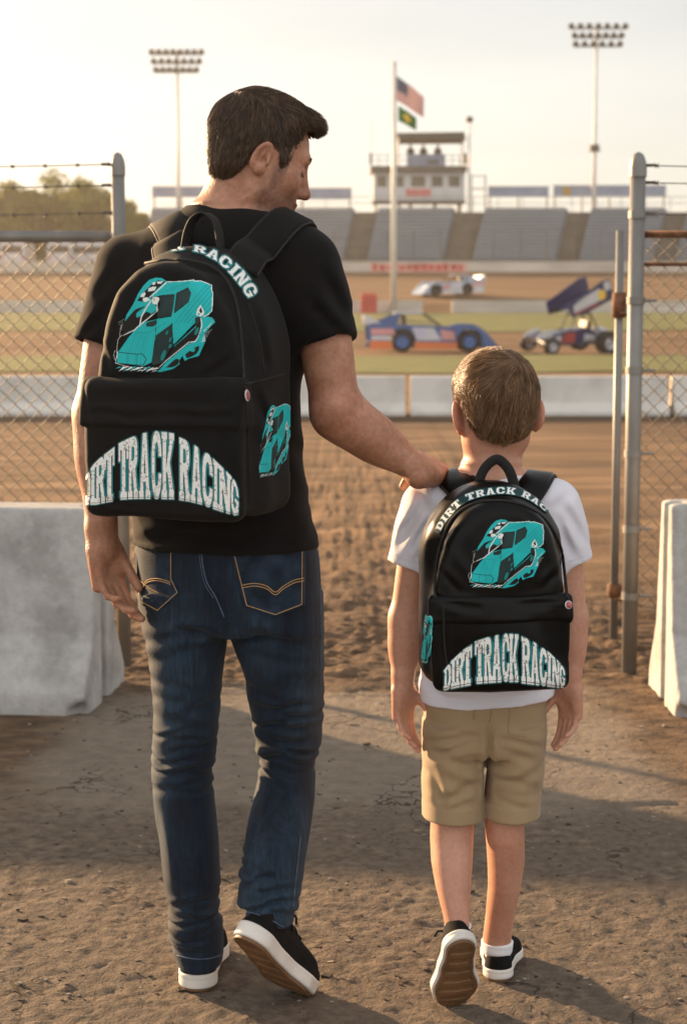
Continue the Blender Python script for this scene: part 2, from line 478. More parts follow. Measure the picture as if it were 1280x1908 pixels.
def head_ops(fr, ear=1.0, neckk=.03, child=False):
    o = []
    U = lambda pr, k=.02: o.append(('u', pr, k))
    U(fr.ell((-.014, 0, .045), (.096, .076, .088)), .02)
    U(fr.ell((.026, 0, -.002), (.064, .064, .088)), .03)
    if not child:
        for s in (-1, 1): U(fr.cone((.004, s * .050, -.056), (.066, s * .020, -.098), .023, .020), .025)
        U(fr.ell((.074, 0, -.1), (.021, .024, .019)), .02)
        U(fr.ell((.032, 0, -.05), (.056, .056, .056)), .03)
    else:
        for s in (-1, 1): U(fr.cone((.004, s * .046, -.05), (.062, s * .016, -.084), .023, .018), .025)
        U(fr.ell((.035, 0, -.04), (.056, .060, .05)), .03)
    for s in (-1, 1): U(fr.ell((.054, s * .046, -.020), (.027, .022, .024)), .02)
    U(fr.cone((.078, -.036, .032), (.078, .036, .032), .013, .013), .015)
    for s in (-1, 1): o.append(('s', fr.ell((.096, s * .033, .010), (.018, .018, .013)), .012))
    for s in (-1, 1): U(fr.ell((.073, s * .032, .008), (.0145, .0155, .0125)), .004)
    U(fr.cone((.084, 0, .022), (.106, 0, -.026), .008, .0105), .012)
    U(fr.ell((.108, 0, -.030), (.011, .012, .010)), .008)
    for s in (-1, 1): U(fr.ell((.097, s * .013, -.034), (.010, .007, .008)), .006)
    U(fr.ell((.088, 0, -.057), (.012, .023, .0065)), .006)
    U(fr.ell((.087, 0, -.068), (.011, .020, .0072)), .006)
    for s in (-1, 1):
        tl = rotm('Z', -s * (40 if child else 22)) @ rotm('X', -s * (10 if child else 14)) @ rotm('Y', 10)
        er = .078 if not child else .085
        U(fr.ell((-.012, s * er, .002), (.0195 * ear, .0085, .033 * ear), tl), .007)
        U(fr.ell((-.008, s * (er - .003), -.024 * ear), (.0095, .007, .011), tl), .006)
        o.append(('s', fr.ell((-.008, s * (er + .008), .005), (.0125 * ear, .0075, .021 * ear), tl), .004))
        o.append(('s', fr.ell((-.002, s * (er + .002), -.003), (.006, .008, .008)), .004))
        U(fr.ell((-.011, s * (er + .0025), .007), (.004, .0035, .016 * ear), tl), .003)
        U(fr.ell((.003, s * er, -.004), (.004, .004, .008)), .004)
    return o

def strands(f, roots, flow, n=5, step=.006, lift=.001, wid=.0013, seed=0, jit=.25, lens=None, curlup=None, region=None):
    """flat-lying hair strands as thin three-sided blades. f: implicit hair surface; flow(p)->direction"""
    rs = np.random.RandomState(seed); p = roots.copy(); N = len(p)
    L = np.ones(N) if lens is None else lens
    L = L * rs.uniform(.7, 1.25, N); jv = rs.normal(0, jit, (N, 3)); pts = [p]; hgt = rs.uniform(.0, 1.0, N) * lift; slack = rs.uniform(-.001, .005, N)
    for i in range(n):
        g = grad(f, p); t = flow(p) + jv; t = t - g * (t * g).sum(1, keepdims=True); t /= np.linalg.norm(t, axis=1, keepdims=True) + 1e-9
        p0 = p; p = p + t * (step * L)[:, None]
        if region is not None: p = np.where((region(p) > slack)[:, None], p0 + t * .0004, p)
        d = f(p); g = grad(f, p)
        tgt = hgt * (i + 1) / n * 2
        if curlup is not None: tgt = tgt + curlup(p) * ((i + 1) / n) ** 1.5
        p = p + g * (tgt - d)[:, None] * .8
        pts.append(p)
    pts = np.stack(pts, 1)                                   # N, n+1, 3
    t = np.gradient(pts, axis=1); t /= np.linalg.norm(t, axis=2, keepdims=True) + 1e-9
    g = np.repeat(grad(f, roots)[:, None], n + 1, 1); b = np.cross(t, g); b /= np.linalg.norm(b, axis=2, keepdims=True) + 1e-9
    g = np.cross(b, t)
    prof = wid * np.array([.8] + [1.0] * (n - 2) + [.75, .15])[:n + 1]
    prof = prof[None, :, None] * rs.uniform(.6, 1.3, (N, 1, 1))
    V = np.stack([pts + b * prof, pts - b * prof, pts + g * prof * .8], 2).reshape(N, -1, 3)     # N,(n+1)*3
    base = (np.arange(N) * (n + 1) * 3)[:, None]
    q = []
    for i in range(n):
        for a, c in ((0, 1), (1, 2), (2, 0)):
            q.append(np.concatenate([base + i * 3 + a, base + i * 3 + c, base + i * 3 + 3 + c, base + i * 3 + 3 + a], 1))
    shade = np.repeat(rs.uniform(.5, 1.5, N) * (.55 + .9 * vnoise(roots * 150, 6)), (n + 1) * 3)
    return V.reshape(-1, 3), np.concatenate(q), np.stack([shade] * 3, 1)

def shoe(parent, M, L, Wd, name_label, mats, lace=True, bend=0.0, tread=True, res=.0022):
    """sneaker built heel at origin, toe along +y, sole bottom at z=0; M 4x4 to world"""
    h = .11 * L
    def bendf(v):
        v = v.copy(); y = v[:, 1] - .66 * L
        v[:, 2] += np.where(y > 0, bend * y * y / (.34 * L), 0); return v
    A = np.array(M)
    def place(v): v = bendf(v); return v @ A[:3, :3].T + A[:3, 3]
    ch = [((0, .16 * L), .35 * Wd), ((-.02 * Wd, .45 * L), .335 * Wd), ((.02 * Wd, .70 * L), .47 * Wd), ((.0, .845 * L), .40 * Wd)]
    def d2(x, y):
        d = np.full(len(x), 9.0)
        for (a, ra), (b, rb) in zip(ch[:-1], ch[1:]):
            ax, ay = a; bx, by = b; ex, ey = bx - ax, by - ay; t = np.clip(((x - ax) * ex + (y - ay) * ey) / (ex * ex + ey * ey), 0, 1)
            q = np.hypot(x - ax - t * ex, y - ay - t * ey) - (ra + (rb - ra) * t)
            k = .02; hh = np.maximum(k - np.abs(d - q), 0) / k; d = np.minimum(d, q) - hh * hh * k * .25
        return d
    yy = np.array([0, .08, .18, .3, .42, .6, .8, 1.0]) * L
    zt = np.array([.36, .335, .29, .33, .36, .27, .205, .17]) * L
    def upper(p):
        x, y, z = p.T
        q = d2(x, y) + np.maximum(z - h, 0) * .22 - .001 + np.maximum(z - .2 * L, 0) * np.where(y > .3 * L, .5, .05)
        e = z - np.interp(y, yy, zt)
        k = .018; hh = np.maximum(k - np.abs(q - e), 0) / k
        return np.maximum(np.maximum(q, e) + hh * hh * k * .25, h * .5 - z)
    def sole(p):
        x, y, z = p.T; q = d2(x, y) - .004 + .0012 * np.exp(-((z - h * .62) / .0012) ** 2)
        e = np.maximum(z - h * (1.02 - .12 * np.sin(np.clip(y / L, 0, 1) * math.pi)), .001 - z); k = .004; hh = np.maximum(k - np.abs(q - e), 0) / k
        return np.maximum(q, e) + hh * hh * k * .25
    def gum(p):
        x, y, z = p.T; q = d2(x, y) + .0015
        groove = .0022 * (np.sin((y + .12 * np.abs(x)) * 2 * math.pi / (.027 * L / .2)) > .1) * (np.abs(x) < .4 * Wd) * (q < -.008)
        zz = z - groove
        return np.maximum(q, np.maximum(z - .006, -.006 - z + groove))
    c = np.array([0, .5 * L, .15 * L]); r = .62 * L
    lo = np.array([-.62 * Wd, -.06 * L, -.01]); hi = np.array([.62 * Wd, 1.08 * L, .4 * L])
    opn = ell((0, .19 * L, .40 * L), (.25 * Wd, .19 * L, .19 * L))
    V, Q = surf([('u', Prim(upper, c, r), 0), ('s', opn, .004)], res, lo=lo, hi=hi)
    up = link('shoe', place(smooth_mesh(V, Q, 2)), Q, mats[0], parent)
    if name_label: up['label'] = name_label
    V, Q = surf([('u', Prim(sole, c, r), 0)], res, lo=lo, hi=hi); link('sole', place(smooth_mesh(V, Q, 1)), Q, mats[1], up)
    V, Q = surf([('u', Prim(gum, c, r), 0)], res * .75, lo=lo, hi=hi); link('tread', place(smooth_mesh(V, Q, 1)), Q, mats[2], up)
    mb = MB()
    for k in range(4):
        y = (.40 + .07 * k) * L; pts = []
        for x in np.linspace(-.2, .2, 7) * Wd:
            p = np.array([[x, y, .5 * L]]); p, _ = trace(upper, p, np.array([[0, -.25, -1.0]])); pts.append(place(p + np.array([[0, 0, .001]]))[0])
        mb.tube(pts, .0028, 5)
    # bow ends
    y = .40 * L
    for sx in (-1, 1):
        p, _ = trace(upper, np.array([[sx * .04 * Wd, y, .5 * L]]), np.array([[0, -.25, -1.0]])); p = p[0]
        cp = np.array([p, p + [sx * .14 * Wd, -.008, .007], p + [sx * .28 * Wd, -.014, .004], p + [sx * .40 * Wd, -.02, -.012]])
        mb.tube(place(catmull(cp, 5)), .0024, 5)
    mb.build('lace', mats[0], up, smooth=True)
    return up

# seams: thin stitched line on a surface
def seam(parent, f, pix, d0, r, material, name='seam', lift=.0006, mb=None, lin=False):
    own = mb is None
    mb = mb or MB()
    if lin or len(pix) == 2: q = np.concatenate([np.linspace(a, b, 12, endpoint=False) for a, b in zip(pix[:-1], pix[1:])] + [np.array([pix[-1]], float)])
    else: q = catmull(np.array(pix, float), 8)[:, :2]
    pts = on_surface(f, q, d0, lift); pts = pts[np.abs(f(pts)) < .008]
    mb.tube(pts, r, 5)
    if own: mb.build(name, material, parent, smooth=True)

def patch(parent, f, poly, d0, material, name, lift=.0022, n=44, edge=.0022):
    """cloth patch (pocket) lying on the surface: a pixel polygon traced on to it"""
    poly = np.array(poly, float); lo, hi = poly.min(0), poly.max(0)
    def inside(x, y):
        c = np.zeros(len(x), bool)
        for (x0, y0), (x1, y1) in zip(poly, np.roll(poly, -1, 0)):
            m = ((y0 > y) != (y1 > y)); c ^= m & (x < (x1 - x0) * (y - y0) / (y1 - y0 + 1e-12) + x0)
        return c
    # fan of scaled rings from centroid keeps a clean outline
    c = poly.mean(0); m = []
    for i in range(len(poly)):
        a, b = poly[i], poly[(i + 1) % len(poly)]
        for t in np.linspace(0, 1, 10, endpoint=False): m.append(a + (b - a) * t)
    m = np.array(m); K = len(m); rings = [c + (m - c) * s for s in np.linspace(.02, 1, 14)]
    pts = on_surface(f, np.concatenate(rings), d0, lift)
    rim = on_surface(f, m, d0, -.003)
    ok = np.abs(f(pts)) < .008; okp = pts[ok]                 # points that pass beside the body go to the nearest edge
    near_ = lambda v: okp[np.argmin(((okp - v) ** 2).sum(1))]
    pts = np.array([p if k else near_(p * [1, 0, 1] + [0, okp[:, 1].mean(), 0]) for p, k in zip(pts, ok)])
    rim = np.array([p if abs(f(p[None])[0]) < .012 else near_(p * [1, 0, 1] + [0, okp[:, 1].mean(), 0]) for p in rim])
    V = np.concatenate([pts, rim]); fc = []
    for r in range(14):
        for k in range(K): fc.append((r * K + k, r * K + (k + 1) % K, (r + 1) * K + (k + 1) % K, (r + 1) * K + k))
    fc.append(tuple(range(K))[::-1])
    return link(name, V, fc, material, parent)
# ------------------------------------------------------------------ people
M_skin = mat('skin', (.33, .148, .085), (.46, .232, .148), rough=.52, nscale=22, ndet=9, bump=.75, bscale=210, bdist=.0016, sss=.14, streak=(((1, 1, 1), 110, .84, 1.12),), attr=True, spec=.4)
M_skinb = mat('skin_child', (.48, .235, .155), (.55, .29, .20), rough=.48, nscale=12, bump=.4, bscale=260, bdist=.0010, sss=.2, streak=(((1, 1, 1), 120, .90, 1.08),), attr=True, spec=.4)
M_hair = mat('hair_brown', (.066, .038, .022), (.118, .068, .038), rough=.32, nscale=60, attr=True, transl=.18)
M_hairb = mat('hair_lightbrown', (.175, .094, .043), (.27, .15, .072), rough=.36, nscale=40, attr=True, transl=.22)
M_btee = mat('black_cotton', (.0045, .0042, .0045), (.0065, .006, .006), rough=.9, nscale=20, bump=.3, bscale=420, bdist=.0008, spec=.15, sheen=.04)
M_wtee = mat('white_cotton', (.66, .65, .72), (.70, .69, .76), rough=.8, nscale=10, bump=.25, bscale=420, bdist=.0008, sheen=.2)
M_denim = mat('denim', (.0034, .0090, .0200), (.021, .046, .076), rough=.8, nscale=5.5, ndet=8, bump=.5, bscale=330, bdist=.0012, sheen=.06, spec=.25, weave=220, lo=.38, hi=.80, stretch=(1.6, 1.6, .55), streak=(((1, 1, .05), 170, .62, 1.45), ((1, 1, .6), 60, .8, 1.25)))
M_denim2 = mat('denim_dark', (.0045, .0115, .025), (.017, .035, .062), rough=.8, nscale=30, ndet=8, bump=.5, bscale=330, bdist=.0012, sheen=.06, spec=.25, weave=220)
M_stitch = mat('gold_thread', (.42, .25, .09), (.55, .34, .13), rough=.7, nscale=200)
M_stitch2 = mat('blue_thread', (.05, .08, .14), (.09, .13, .2), rough=.7, nscale=200)
M_khaki = mat('khaki_cotton', (.30, .205, .11), (.345, .24, .135), rough=.8, nscale=9, ndet=6, bump=.4, bscale=360, bdist=.0009, sheen=.2, weave=260)
M_shoeup = mat('black_canvas', (.0055, .005, .005), (.009, .0085, .008), rough=.85, nscale=40, bump=.3, bscale=400, bdist=.0008, spec=.15)
M_rub = mat('white_rubber', (.60, .565, .52), (.70, .665, .62), rough=.55, nscale=14, ndet=6)
M_gum = mat('gum_rubber', (.115, .055, .022), (.18, .09, .038), rough=.6, nscale=18, ndet=6, bump=.2, bscale=120, bdist=.002)
M_sock = mat('white_sock', (.74, .74, .77), (.8, .8, .82), rough=.9, nscale=60, bump=.3, bscale=300, bdist=.001)
M_armhair = mat('arm_hair', (.32, .19, .09), rough=.5, transl=.4)
M_lash = mat('lash', (.015, .01, .008), rough=.6)

D0 = 3.5
HLF = np.array([-.15, -.062, -.050, -.036, -.028, -.006, .016, .026, .030, .046, .050, .054, .058, .062, .14])
HLU = np.array([-.056, -.055, -.044, -.022, .022, .041, .030, .012, -.008, -.006, .036, .058, .085, .097, .10])
def folds(p, seed, fx=7., fz=22., tilt=.6):
    q = np.stack([p[:, 0] * fx, p[:, 1] * fx, p[:, 2] * fz + tilt * fx * p[:, 0]], 1)
    q = q + .8 * np.stack([vnoise(p * 9, seed + 5), vnoise(p * 9, seed + 6), vnoise(p * 9, seed + 7)], 1)
    n = .75 * vnoise(q, seed) + .25 * vnoise(q * 2.1, seed + 1); r = 1 - np.abs(2 * n - 1); return r ** 1.6 * 1.3

def gz(p, z, w): return np.exp(-((p[:, 2] - z) / w) ** 2)
def Z(py, d=D0): return P(640, py, d)[2]

def sleeve(a, b, ra, rb):
    """tapered sleeve, open and hollow at its cuff"""
    ax = (b - a) / np.linalg.norm(b - a); c0 = cone(a, b + (b - a) * .4, ra, rb); c1 = cone(a + (b - a) * .75, b + (b - a) * .4, rb - .012, rb - .003)
    def fn(p):
        return np.maximum(np.maximum(c0.fn(p), (p - b) @ ax), -c1.fn(p))
    return Prim(fn, (a + b) / 2, np.linalg.norm(b - a) / 2 + ra)

def crease_set(lines):
    """lines: (px0,py0,px1,py1,depth,amp,width) -> sdf offset carving soft folds"""
    L = []
    for x0, y0, x1, y1, dd, A, w_ in lines:
        a, b = P(x0, y0, dd), P(x1, y1, dd); L.append((a[[0, 2]], b[[0, 2]], A, w_))
    def fn(p):
        q = p[:, [0, 2]] + .016 * np.stack([vnoise(p * 16, 95) - .5, vnoise(p * 16, 96) - .5], 1)
        s = np.zeros(len(p))
        for a, b, A, w_ in L:
            e = b - a; ln = np.linalg.norm(e); e = e / ln; n = np.array([-e[1], e[0]])
            if n[1] < 0: n = -n
            t = ((q - a) @ e) / ln; h = (q - a) @ n
            m = (t > -.1) & (t < 1.1) & (np.abs(h) < 4 * w_)
            if not m.any(): continue
            t, h = np.clip(t[m], 0, 1), h[m]
            fd = np.sin(t * math.pi) ** .7
            s[m] += A * fd * (np.exp(-(h / w_) ** 2) - .75 * np.exp(-((h - 1.9 * w_) / (1.1 * w_)) ** 2) - .35 * np.exp(-((h + 2.1 * w_) / (1.3 * w_)) ** 2))
        return s
    return fn

def bunch(rs, x0, x1, y0, y1, n, dd, amp, w_, tilt=12):
    out = []
    for i in range(n):
        y = y0 + (y1 - y0) * (i + rs.uniform(.2, .8)) / n; k = rs.randint(3); W = x1 - x0
        a, b = ((x0 - .06 * W, x0 + W * rs.uniform(.5, .85)), (x0 + W * rs.uniform(.15, .5), x1 + .06 * W), (x0 - .05 * W, x1 + .05 * W))[k]
        tl = rs.uniform(-tilt, tilt); out.append((a, y - tl, b, y + tl, dd, amp * rs.uniform(.6, 1.25), w_ * rs.uniform(.7, 1.3)))
    return out

# ---------- man
def build_man():
    root = empty('person', P(400, 1850, 3.5) * [1, 1, 0])
    tag(root, 'man in black t-shirt and dark blue jeans resting his hand on the boy', 'person')
    yaw = R_(-16)
    fh = np.array([math.cos(R_(13)), math.sin(R_(13)), 0]); pit = R_(19)
    fr = Frame(P(484, 303, D0), fh * math.cos(pit) + np.array([0, 0, -math.sin(pit)]), (0, 0, 1), .97)
    ops = head_ops(fr)
    nk0, nk1 = P(430, 405, D0 + .015), P(462, 305, D0 + .01)
    ops.append(('u', cone(nk0, nk1, .072, .060), .03))
    ops.append(('u', cone(P(485, 395, D0 - .03), P(497, 325, D0 - .045), .020, .016), .02))   # neck muscle
    # torso inside the shirt
    T = srows([(386, 372, 494, .055), (400, 330, 512, .07), (430, 275, 575, .085), (470, 232, 600, .095), (600, 215, 575, .105), (760, 245, 548, .095), (900, 300, 540, .085), (1000, 330, 530, .08), (1060, 330, 530, .08)], D0)
    ops.append(('u', loft(T, yaw=yaw), .04))
    # legs inside the jeans
    for a, b, c in ((P(350, 1060, D0), P(345, 1400, D0 + .02), P(368, 1750, D0 + .06)), (P(515, 1060, D0), P(540, 1400, D0 + .03), P(490, 1700, D0 - .06))):
        ops.append(('u', cone(a, b, .055, .045), .02)); ops.append(('u', cone(b, c, .045, .028), .02))
    # left arm hanging
    sh, el, wr = P(226, 492, D0 + .05), P(181, 770, D0 + .0), P(191, 1012, D0 - .05)
    ops.append(('u', cone(sh * .9 + el * .1, sh * .65 + el * .35, .046, .051), .04)); ops.append(('u', cone(sh * .65 + el * .35, el, .051, .043), .008))
    ops.append(('u', ell((el + wr) / 2 * .55 + el * .45, (.046, .045, .10)), .03))
    ops.append(('u', cone(el, wr, .043, .0295), .02))
    hand(ops, wr, (.14, -.02, -1), (.74, -.67, -.05), 'l', .94, curl=(29, 25, 17), thumb=(.88, .18, .40), cstep=(-8, 0, 6, 10), spread=.5)
    # right arm reaching to the boy's shoulder
    sh, el, wr = P(583, 500, D0 - .05), P(627, 768, D0 - .10), P(786, 881, D0 - .07)
    ops.append(('u', cone(sh * .9 + el * .1, sh * .6 + el * .4, .046, .0525), .04)); ops.append(('u', cone(sh * .6 + el * .4, el, .0535, .046), .008))
    m = el * .68 + wr * .32
    fa = (wr - el) / np.linalg.norm(wr - el); up = np.array([0, 0, 1.]); up -= fa * (up @ fa); up /= np.linalg.norm(up)
    RR = np.stack([fa, np.cross(fa, up), up], 1)
    ops.append(('u', ell(m, (.09, .043, .047), RR), .035))
    ops.append(('u', cone(el, wr, .046, .0265), .025))
    hand(ops, wr, (.22, .95, .10), (-.48, .05, -.87), 'r', .97, curl=(36, 40, 26), thumb=(.85, .25, .42), cstep=(0, 0, 3, 6), spread=.35, thick=1.12)
    V, Q = surf(ops, .0028, disp=lambda p, d: .0008 * (vnoise(p * 45, 3) - .5), lo=(-.58, 3.24, Z(1790)), hi=(.27, 3.70, Z(150)))
    V = smooth_mesh(V, Q, 2, .4)
    # complexion: lips, stubble, redder elbow and ears (what the skin is, not how it is lit)
    q = fr.l(V); col = np.ones((len(V), 3))
    inhead = np.linalg.norm(q, axis=1) < .2
    st = np.clip(1 - np.abs((q[:, 2] + .075) / .05), 0, 1) * (q[:, 0] > -.0) * np.clip((q[:, 0] + .002) / .02, 0, 1)
    st2 = np.clip((q[:, 0] - .012) / .012, 0, 1) * np.clip((.052 - q[:, 0]) / .02, 0, 1) * np.clip((.01 - q[:, 2]) / .02, 0, 1) * (q[:, 2] > -.12)
    st = np.clip(np.maximum(st * 1.6, st2), 0, 1) * inhead * (.6 + .8 * vnoise(V * 260, 8))
    col *= 1 - np.clip(st, 0, 1)[:, None] * np.array([.50, .52, .50])
    lip = np.exp(-((q[:, 2] + .0625) / .009) ** 2) * (q[:, 0] > .082) * (np.abs(q[:, 1]) < .026) * inhead
    col *= 1 - lip[:, None] * np.array([.1, .38, .34])
    hl = np.interp(q[:, 0], HLF, HLU) - q[:, 2]
    fade = np.clip(1 - hl / .014, 0, 1) * (hl > -.03) * inhead * (q[:, 0] < .05) * (np.abs(q[:, 1]) < .085) * (.55 + .9 * vnoise(V * 300, 9)); fade *= 1 - ((np.abs(q[:, 1]) > .066) & (q[:, 0] > -.045) & (q[:, 0] < .022))
    col *= 1 - np.clip(fade, 0, 1)[:, None] * np.array([.52, .53, .52])
    e = np.exp(-(np.linalg.norm(V - el, axis=1) / .05) ** 2); col *= 1 - e[:, None] * np.array([.0, .18, .2])
    bo = link('body', V, Q, M_skin, root, cols=col)
    # hair
    hcap = [('u', fr.ell((-.020, 0, .050), (.101, .0815, .0915)), 0), ('u', fr.ell((.030, 0, .096), (.055, .062, .034)), .03),
            ('u', fr.ell((.068, 0, .105), (.026, .042, .013), rotm('Y', 16)), .016), ('u', fr.ell((-.052, 0, -.018), (.046, .056, .05)), .03),
            ('u', fr.ell((.028, 0, .01), (.030, .0735, .035)), .015)]
    hl_f, hl_u = HLF, HLU
    def region(p):
        q = fr.l(p); n = .004 * (vnoise(p * 160, 2) - .5)
        return (np.interp(q[:, 0], hl_f, hl_u) - q[:, 2]) * .55 + n
    hd = Prim(region, fr.o, 1e3)
    def hf(p): return ev(hcap, p)
    def groove(p, d):
        q = fr.l(p); th = np.arctan2(q[:, 1], q[:, 2] + .03)
        return .0016 * (vnoise(np.stack([th * 26, q[:, 0] * 12, q[:, 2] * 5], 1), 4) - .5)
    V, Q = surf(hcap + [('i', hd, 0)], .0025, disp=groove, pad=.02, lo=fr.o - .17, hi=fr.o + .19)
    V = smooth_mesh(V, Q, 1)
    hcol = np.ones((len(V), 3)) * .8
    ho = link('hair', V, Q, M_hair, root, cols=hcol)
    rs = np.random.RandomState(2); hv = V[hf(V) > -.004]; pick = rs.choice(len(hv), 17000); rt = hv[pick] + rs.normal(0, .0012, (17000, 3))
    def flow(p):
        q = fr.l(p); c = np.array([-.062, .0, .118]); r = q - c
        top = np.clip((q[:, 2] - .085) / .04, 0, 1)[:, None]
        side = r / (np.linalg.norm(r, axis=1, keepdims=True) + 1e-6) + np.array([-.1, 0, -1.4])
        tp = np.stack([np.ones(len(q)), np.sin(q[:, 1] * 30) * .1, q[:, 0] * 0 + .1], 1)
        side[:, 0] += .9 * np.clip((q[:, 0] + .02) / .05, 0, 1)
        t = side * (1 - top) + tp * top
        return t @ fr.R.T
    def lens(p):
        q = fr.l(p); return .55 + 1.0 * np.clip((q[:, 2] - .06) / .05, 0, 1)
    def cup(p):
        q = fr.l(p); return .012 * np.clip((q[:, 0] - .05) / .04, 0, 1) * np.clip((q[:, 2] - .08) / .02, 0, 1)
    Vs, Qs, cs = strands(hf, rt, flow, n=6, step=.0044, lift=.0030, wid=.00062, seed=5, jit=.12, lens=lens(rt), curlup=cup, region=region)
    link('hair_strands', Vs, Qs, M_hair, ho, cols=cs)
    # brow and lashes
    f_body = lambda p: ev(ops, p, fr.o, .2)
    for s_ in (1, -1):
        mb = MB()
        for k in range(60):
            t = k / 59; a = np.array([.10, s_ * (.014 + .034 * t), .028 + .008 * math.sin(t * 2.4)]) + rs.normal(0, .0015, 3)
            p0 = fr.w(a)[None]; h, _ = trace(f_body, p0, -fr.R[:, 0][None]); h = h[0]
            dv = fr.R @ np.array([.2, s_ * .8, .45 - t * .5]); mb.tube([h, h + dv * .0025, h + dv * .0042], [.0006, .0005, .0002], 3)
        mb.build('eyebrow', M_hair, bo)
        mb = MB()
        for k in range(24):
            t = k / 23; a = np.array([.10, s_ * (.020 + .025 * t), .0035 - .003 * math.sin(t * math.pi)])
            h, _ = trace(f_body, fr.w(a)[None], -fr.R[:, 0][None]); h = h[0]; dv = fr.R @ np.array([.6, s_ * .3, -.6])
            mb.tube([h, h + dv * .003, h + dv * .005], [.0004, .0003, .00015], 3)
        mb.build('eyelashes', M_lash, bo)
    # fine arm hair
    rs = np.random.RandomState(31); nrm = grad(lambda p: ev(ops, p), V[::7])
    Va = V[::7]; ok = (Va[:, 2] < Z(700)) & (Va[:, 2] > Z(1005)) & ((Va[:, 0] < P(240, 800, D0)[0]) | (Va[:, 0] > P(600, 800, D0)[0])) & (Va[:, 0] < P(760, 800, D0)[0])
    ia = np.nonzero(ok)[0]; ia = rs.choice(ia, min(1500, len(ia)), replace=False); base = Va[ia]; nn_ = nrm[ia]
    dv = np.array([.25, 0, -1.0]) + rs.normal(0, .35, (len(ia), 3)); dv -= nn_ * (dv * nn_).sum(1, keepdims=True); dv /= np.linalg.norm(dv, axis=1, keepdims=True)
    ln = rs.uniform(.006, .013, (len(ia), 1)); p1 = base + dv * ln * .5 + nn_ * ln * .30; p2 = base + dv * ln + nn_ * ln * .42
    sd_ = np.cross(dv, nn_) * .00035; Vh = np.stack([base - sd_, base + sd_, p1 + sd_ * .8, p1 - sd_ * .8, p2 + sd_ * .2, p2 - sd_ * .2], 1).reshape(-1, 3); b0 = (np.arange(len(ia)) * 6)[:, None]
    link('arm_hair', Vh, np.concatenate([b0 + [0, 1, 2, 3], b0 + [3, 2, 4, 5]]), M_armhair, bo)
    # t-shirt
    T = srows([(384, 352, 497, .058), (392, 332, 512, .068), (405, 305, 543, .085), (430, 262, 583, .10), (455, 232, 604, .11), (520, 205, 596, .12),
               (600, 203, 580, .125), (700, 205, 566, .125), (800, 215, 570, .125), (900, 235, 580, .13), (980, 245, 592, .135), (1016, 243, 598, .137)], D0)
    so_ = [('u', loft(T, yaw=yaw), 0)]
    for a, b, ra, rb in ((P(243, 502, D0 + .05), P(196, 648, D0 + .02), .069, .060), (P(567, 505, D0 - .045), P(606, 642, D0 - .08), .074, .061)):
        so_.append(('u', sleeve(a, b, ra, rb), .05))
    cl = [(560, 760, 590, 1000, D0, .006, .012), (545, 800, 580, 900, D0, .006, .010), (560, 900, 596, 985, D0, .006, .010), (555, 700, 575, 820, D0, .006, .010), (250, 1005, 420, 975, D0, .006, .010), (420, 990, 595, 968, D0, .006, .011), (300, 980, 560, 995, D0, .005, .009),
          (640, 620, 575, 560, D0, .006, .010), (655, 600, 600, 520, D0, .006, .011), (560, 640, 600, 570, D0, .006, .010), (165, 630, 215, 560, D0, .003, .010), (180, 560, 220, 500, D0, .003, .010), (150, 640, 190, 590, D0, .002, .009), (590, 500, 640, 560, D0, .005, .012)]
    cf = crease_set(cl)
    def sd(p, d):
        return .002 - .003 * folds(p, 21, 6, 8, 1.5) + cf(p) + .0025 * np.exp(-((p[:, 2] - Z(1004)) / .002) ** 2)
    V, Q = surf(so_, .0042, disp=sd); V = smooth_mesh(V, Q, 2)
    ts = link('t_shirt', V, Q, M_btee, root)
    fs = lambda p: ev(so_, p) + .002
    # jeans
    hip = srows([(985, 252, 590, .118), (1030, 248, 598, .125), (1080, 250, 602, .132), (1130, 257, 604, .130), (1160, 264, 605, .122), (1174, 268, 605, .112)], D0)
    lg = srows([(1100, 255, 425, .11), (1180, 270, 425, .108), (1250, 280, 417, .102), (1320, 286, 411, .095, 3.51), (1400, 284, 402, .086, 3.52), (1440, 282, 397, .085, 3.52), (1500, 288, 401, .084, 3.52),
                (1560, 294, 408, .082, 3.52), (1640, 303, 413, .078, 3.54), (1685, 314, 405, .074, 3.55), (1725, 314, 420, .078, 3.56), (1760, 322, 418, .072, 3.565), (1793, 330, 414, .070, 3.565)], D0)
    rg = srows([(1100, 425, 604, .11), (1180, 427, 605, .108), (1250, 452, 604, .102), (1320, 464, 603, .096, 3.53), (1370, 474, 600, .09, 3.54), (1425, 486, 589, .085, 3.53), (1490, 472, 588, .084, 3.50),
                (1560, 456, 579, .082, 3.46), (1640, 446, 566, .075, 3.44), (1690, 436, 556, .072, 3.43), (1712, 430, 549, .070, 3.425), (1745, 427, 546, .068, 3.42)], D0)
    a_, b_ = P(440, 1706, 3.37), P(530, 1736, 3.37)
    jo = [('u', loft(hip, yaw=yaw), 0), ('u', loft(lg), .02), ('u', loft(rg), .006)]
    nrm = np.array([(b_ - a_)[2], 0, -(b_ - a_)[0]]); nrm /= np.linalg.norm(nrm); nrm = nrm + np.array([0, .25, 0])
    cut = lambda p: np.where((p[:, 0] > (a_[0] - .03)) & (p[:, 2] < .35), (p - a_) @ nrm, -1.)
    jo.append(('i', Prim(cut, a_, 1e3), 0))
    xr = P(470, 1400, D0)[0]
    rs = np.random.RandomState(14); cl = []
    cl += bunch(rs, 284, 404, 1345, 1475, 8, D0, .0065, .0062) + bunch(rs, 470, 598, 1300, 1450, 11, D0, .0085, .0068, 16)
    cl += bunch(rs, 314, 416, 1655, 1765, 8, D0 + .05, .0080, .0070, 12) + bunch(rs, 442, 556, 1600, 1690, 7, D0 - .06, .0075, .0072, 18)
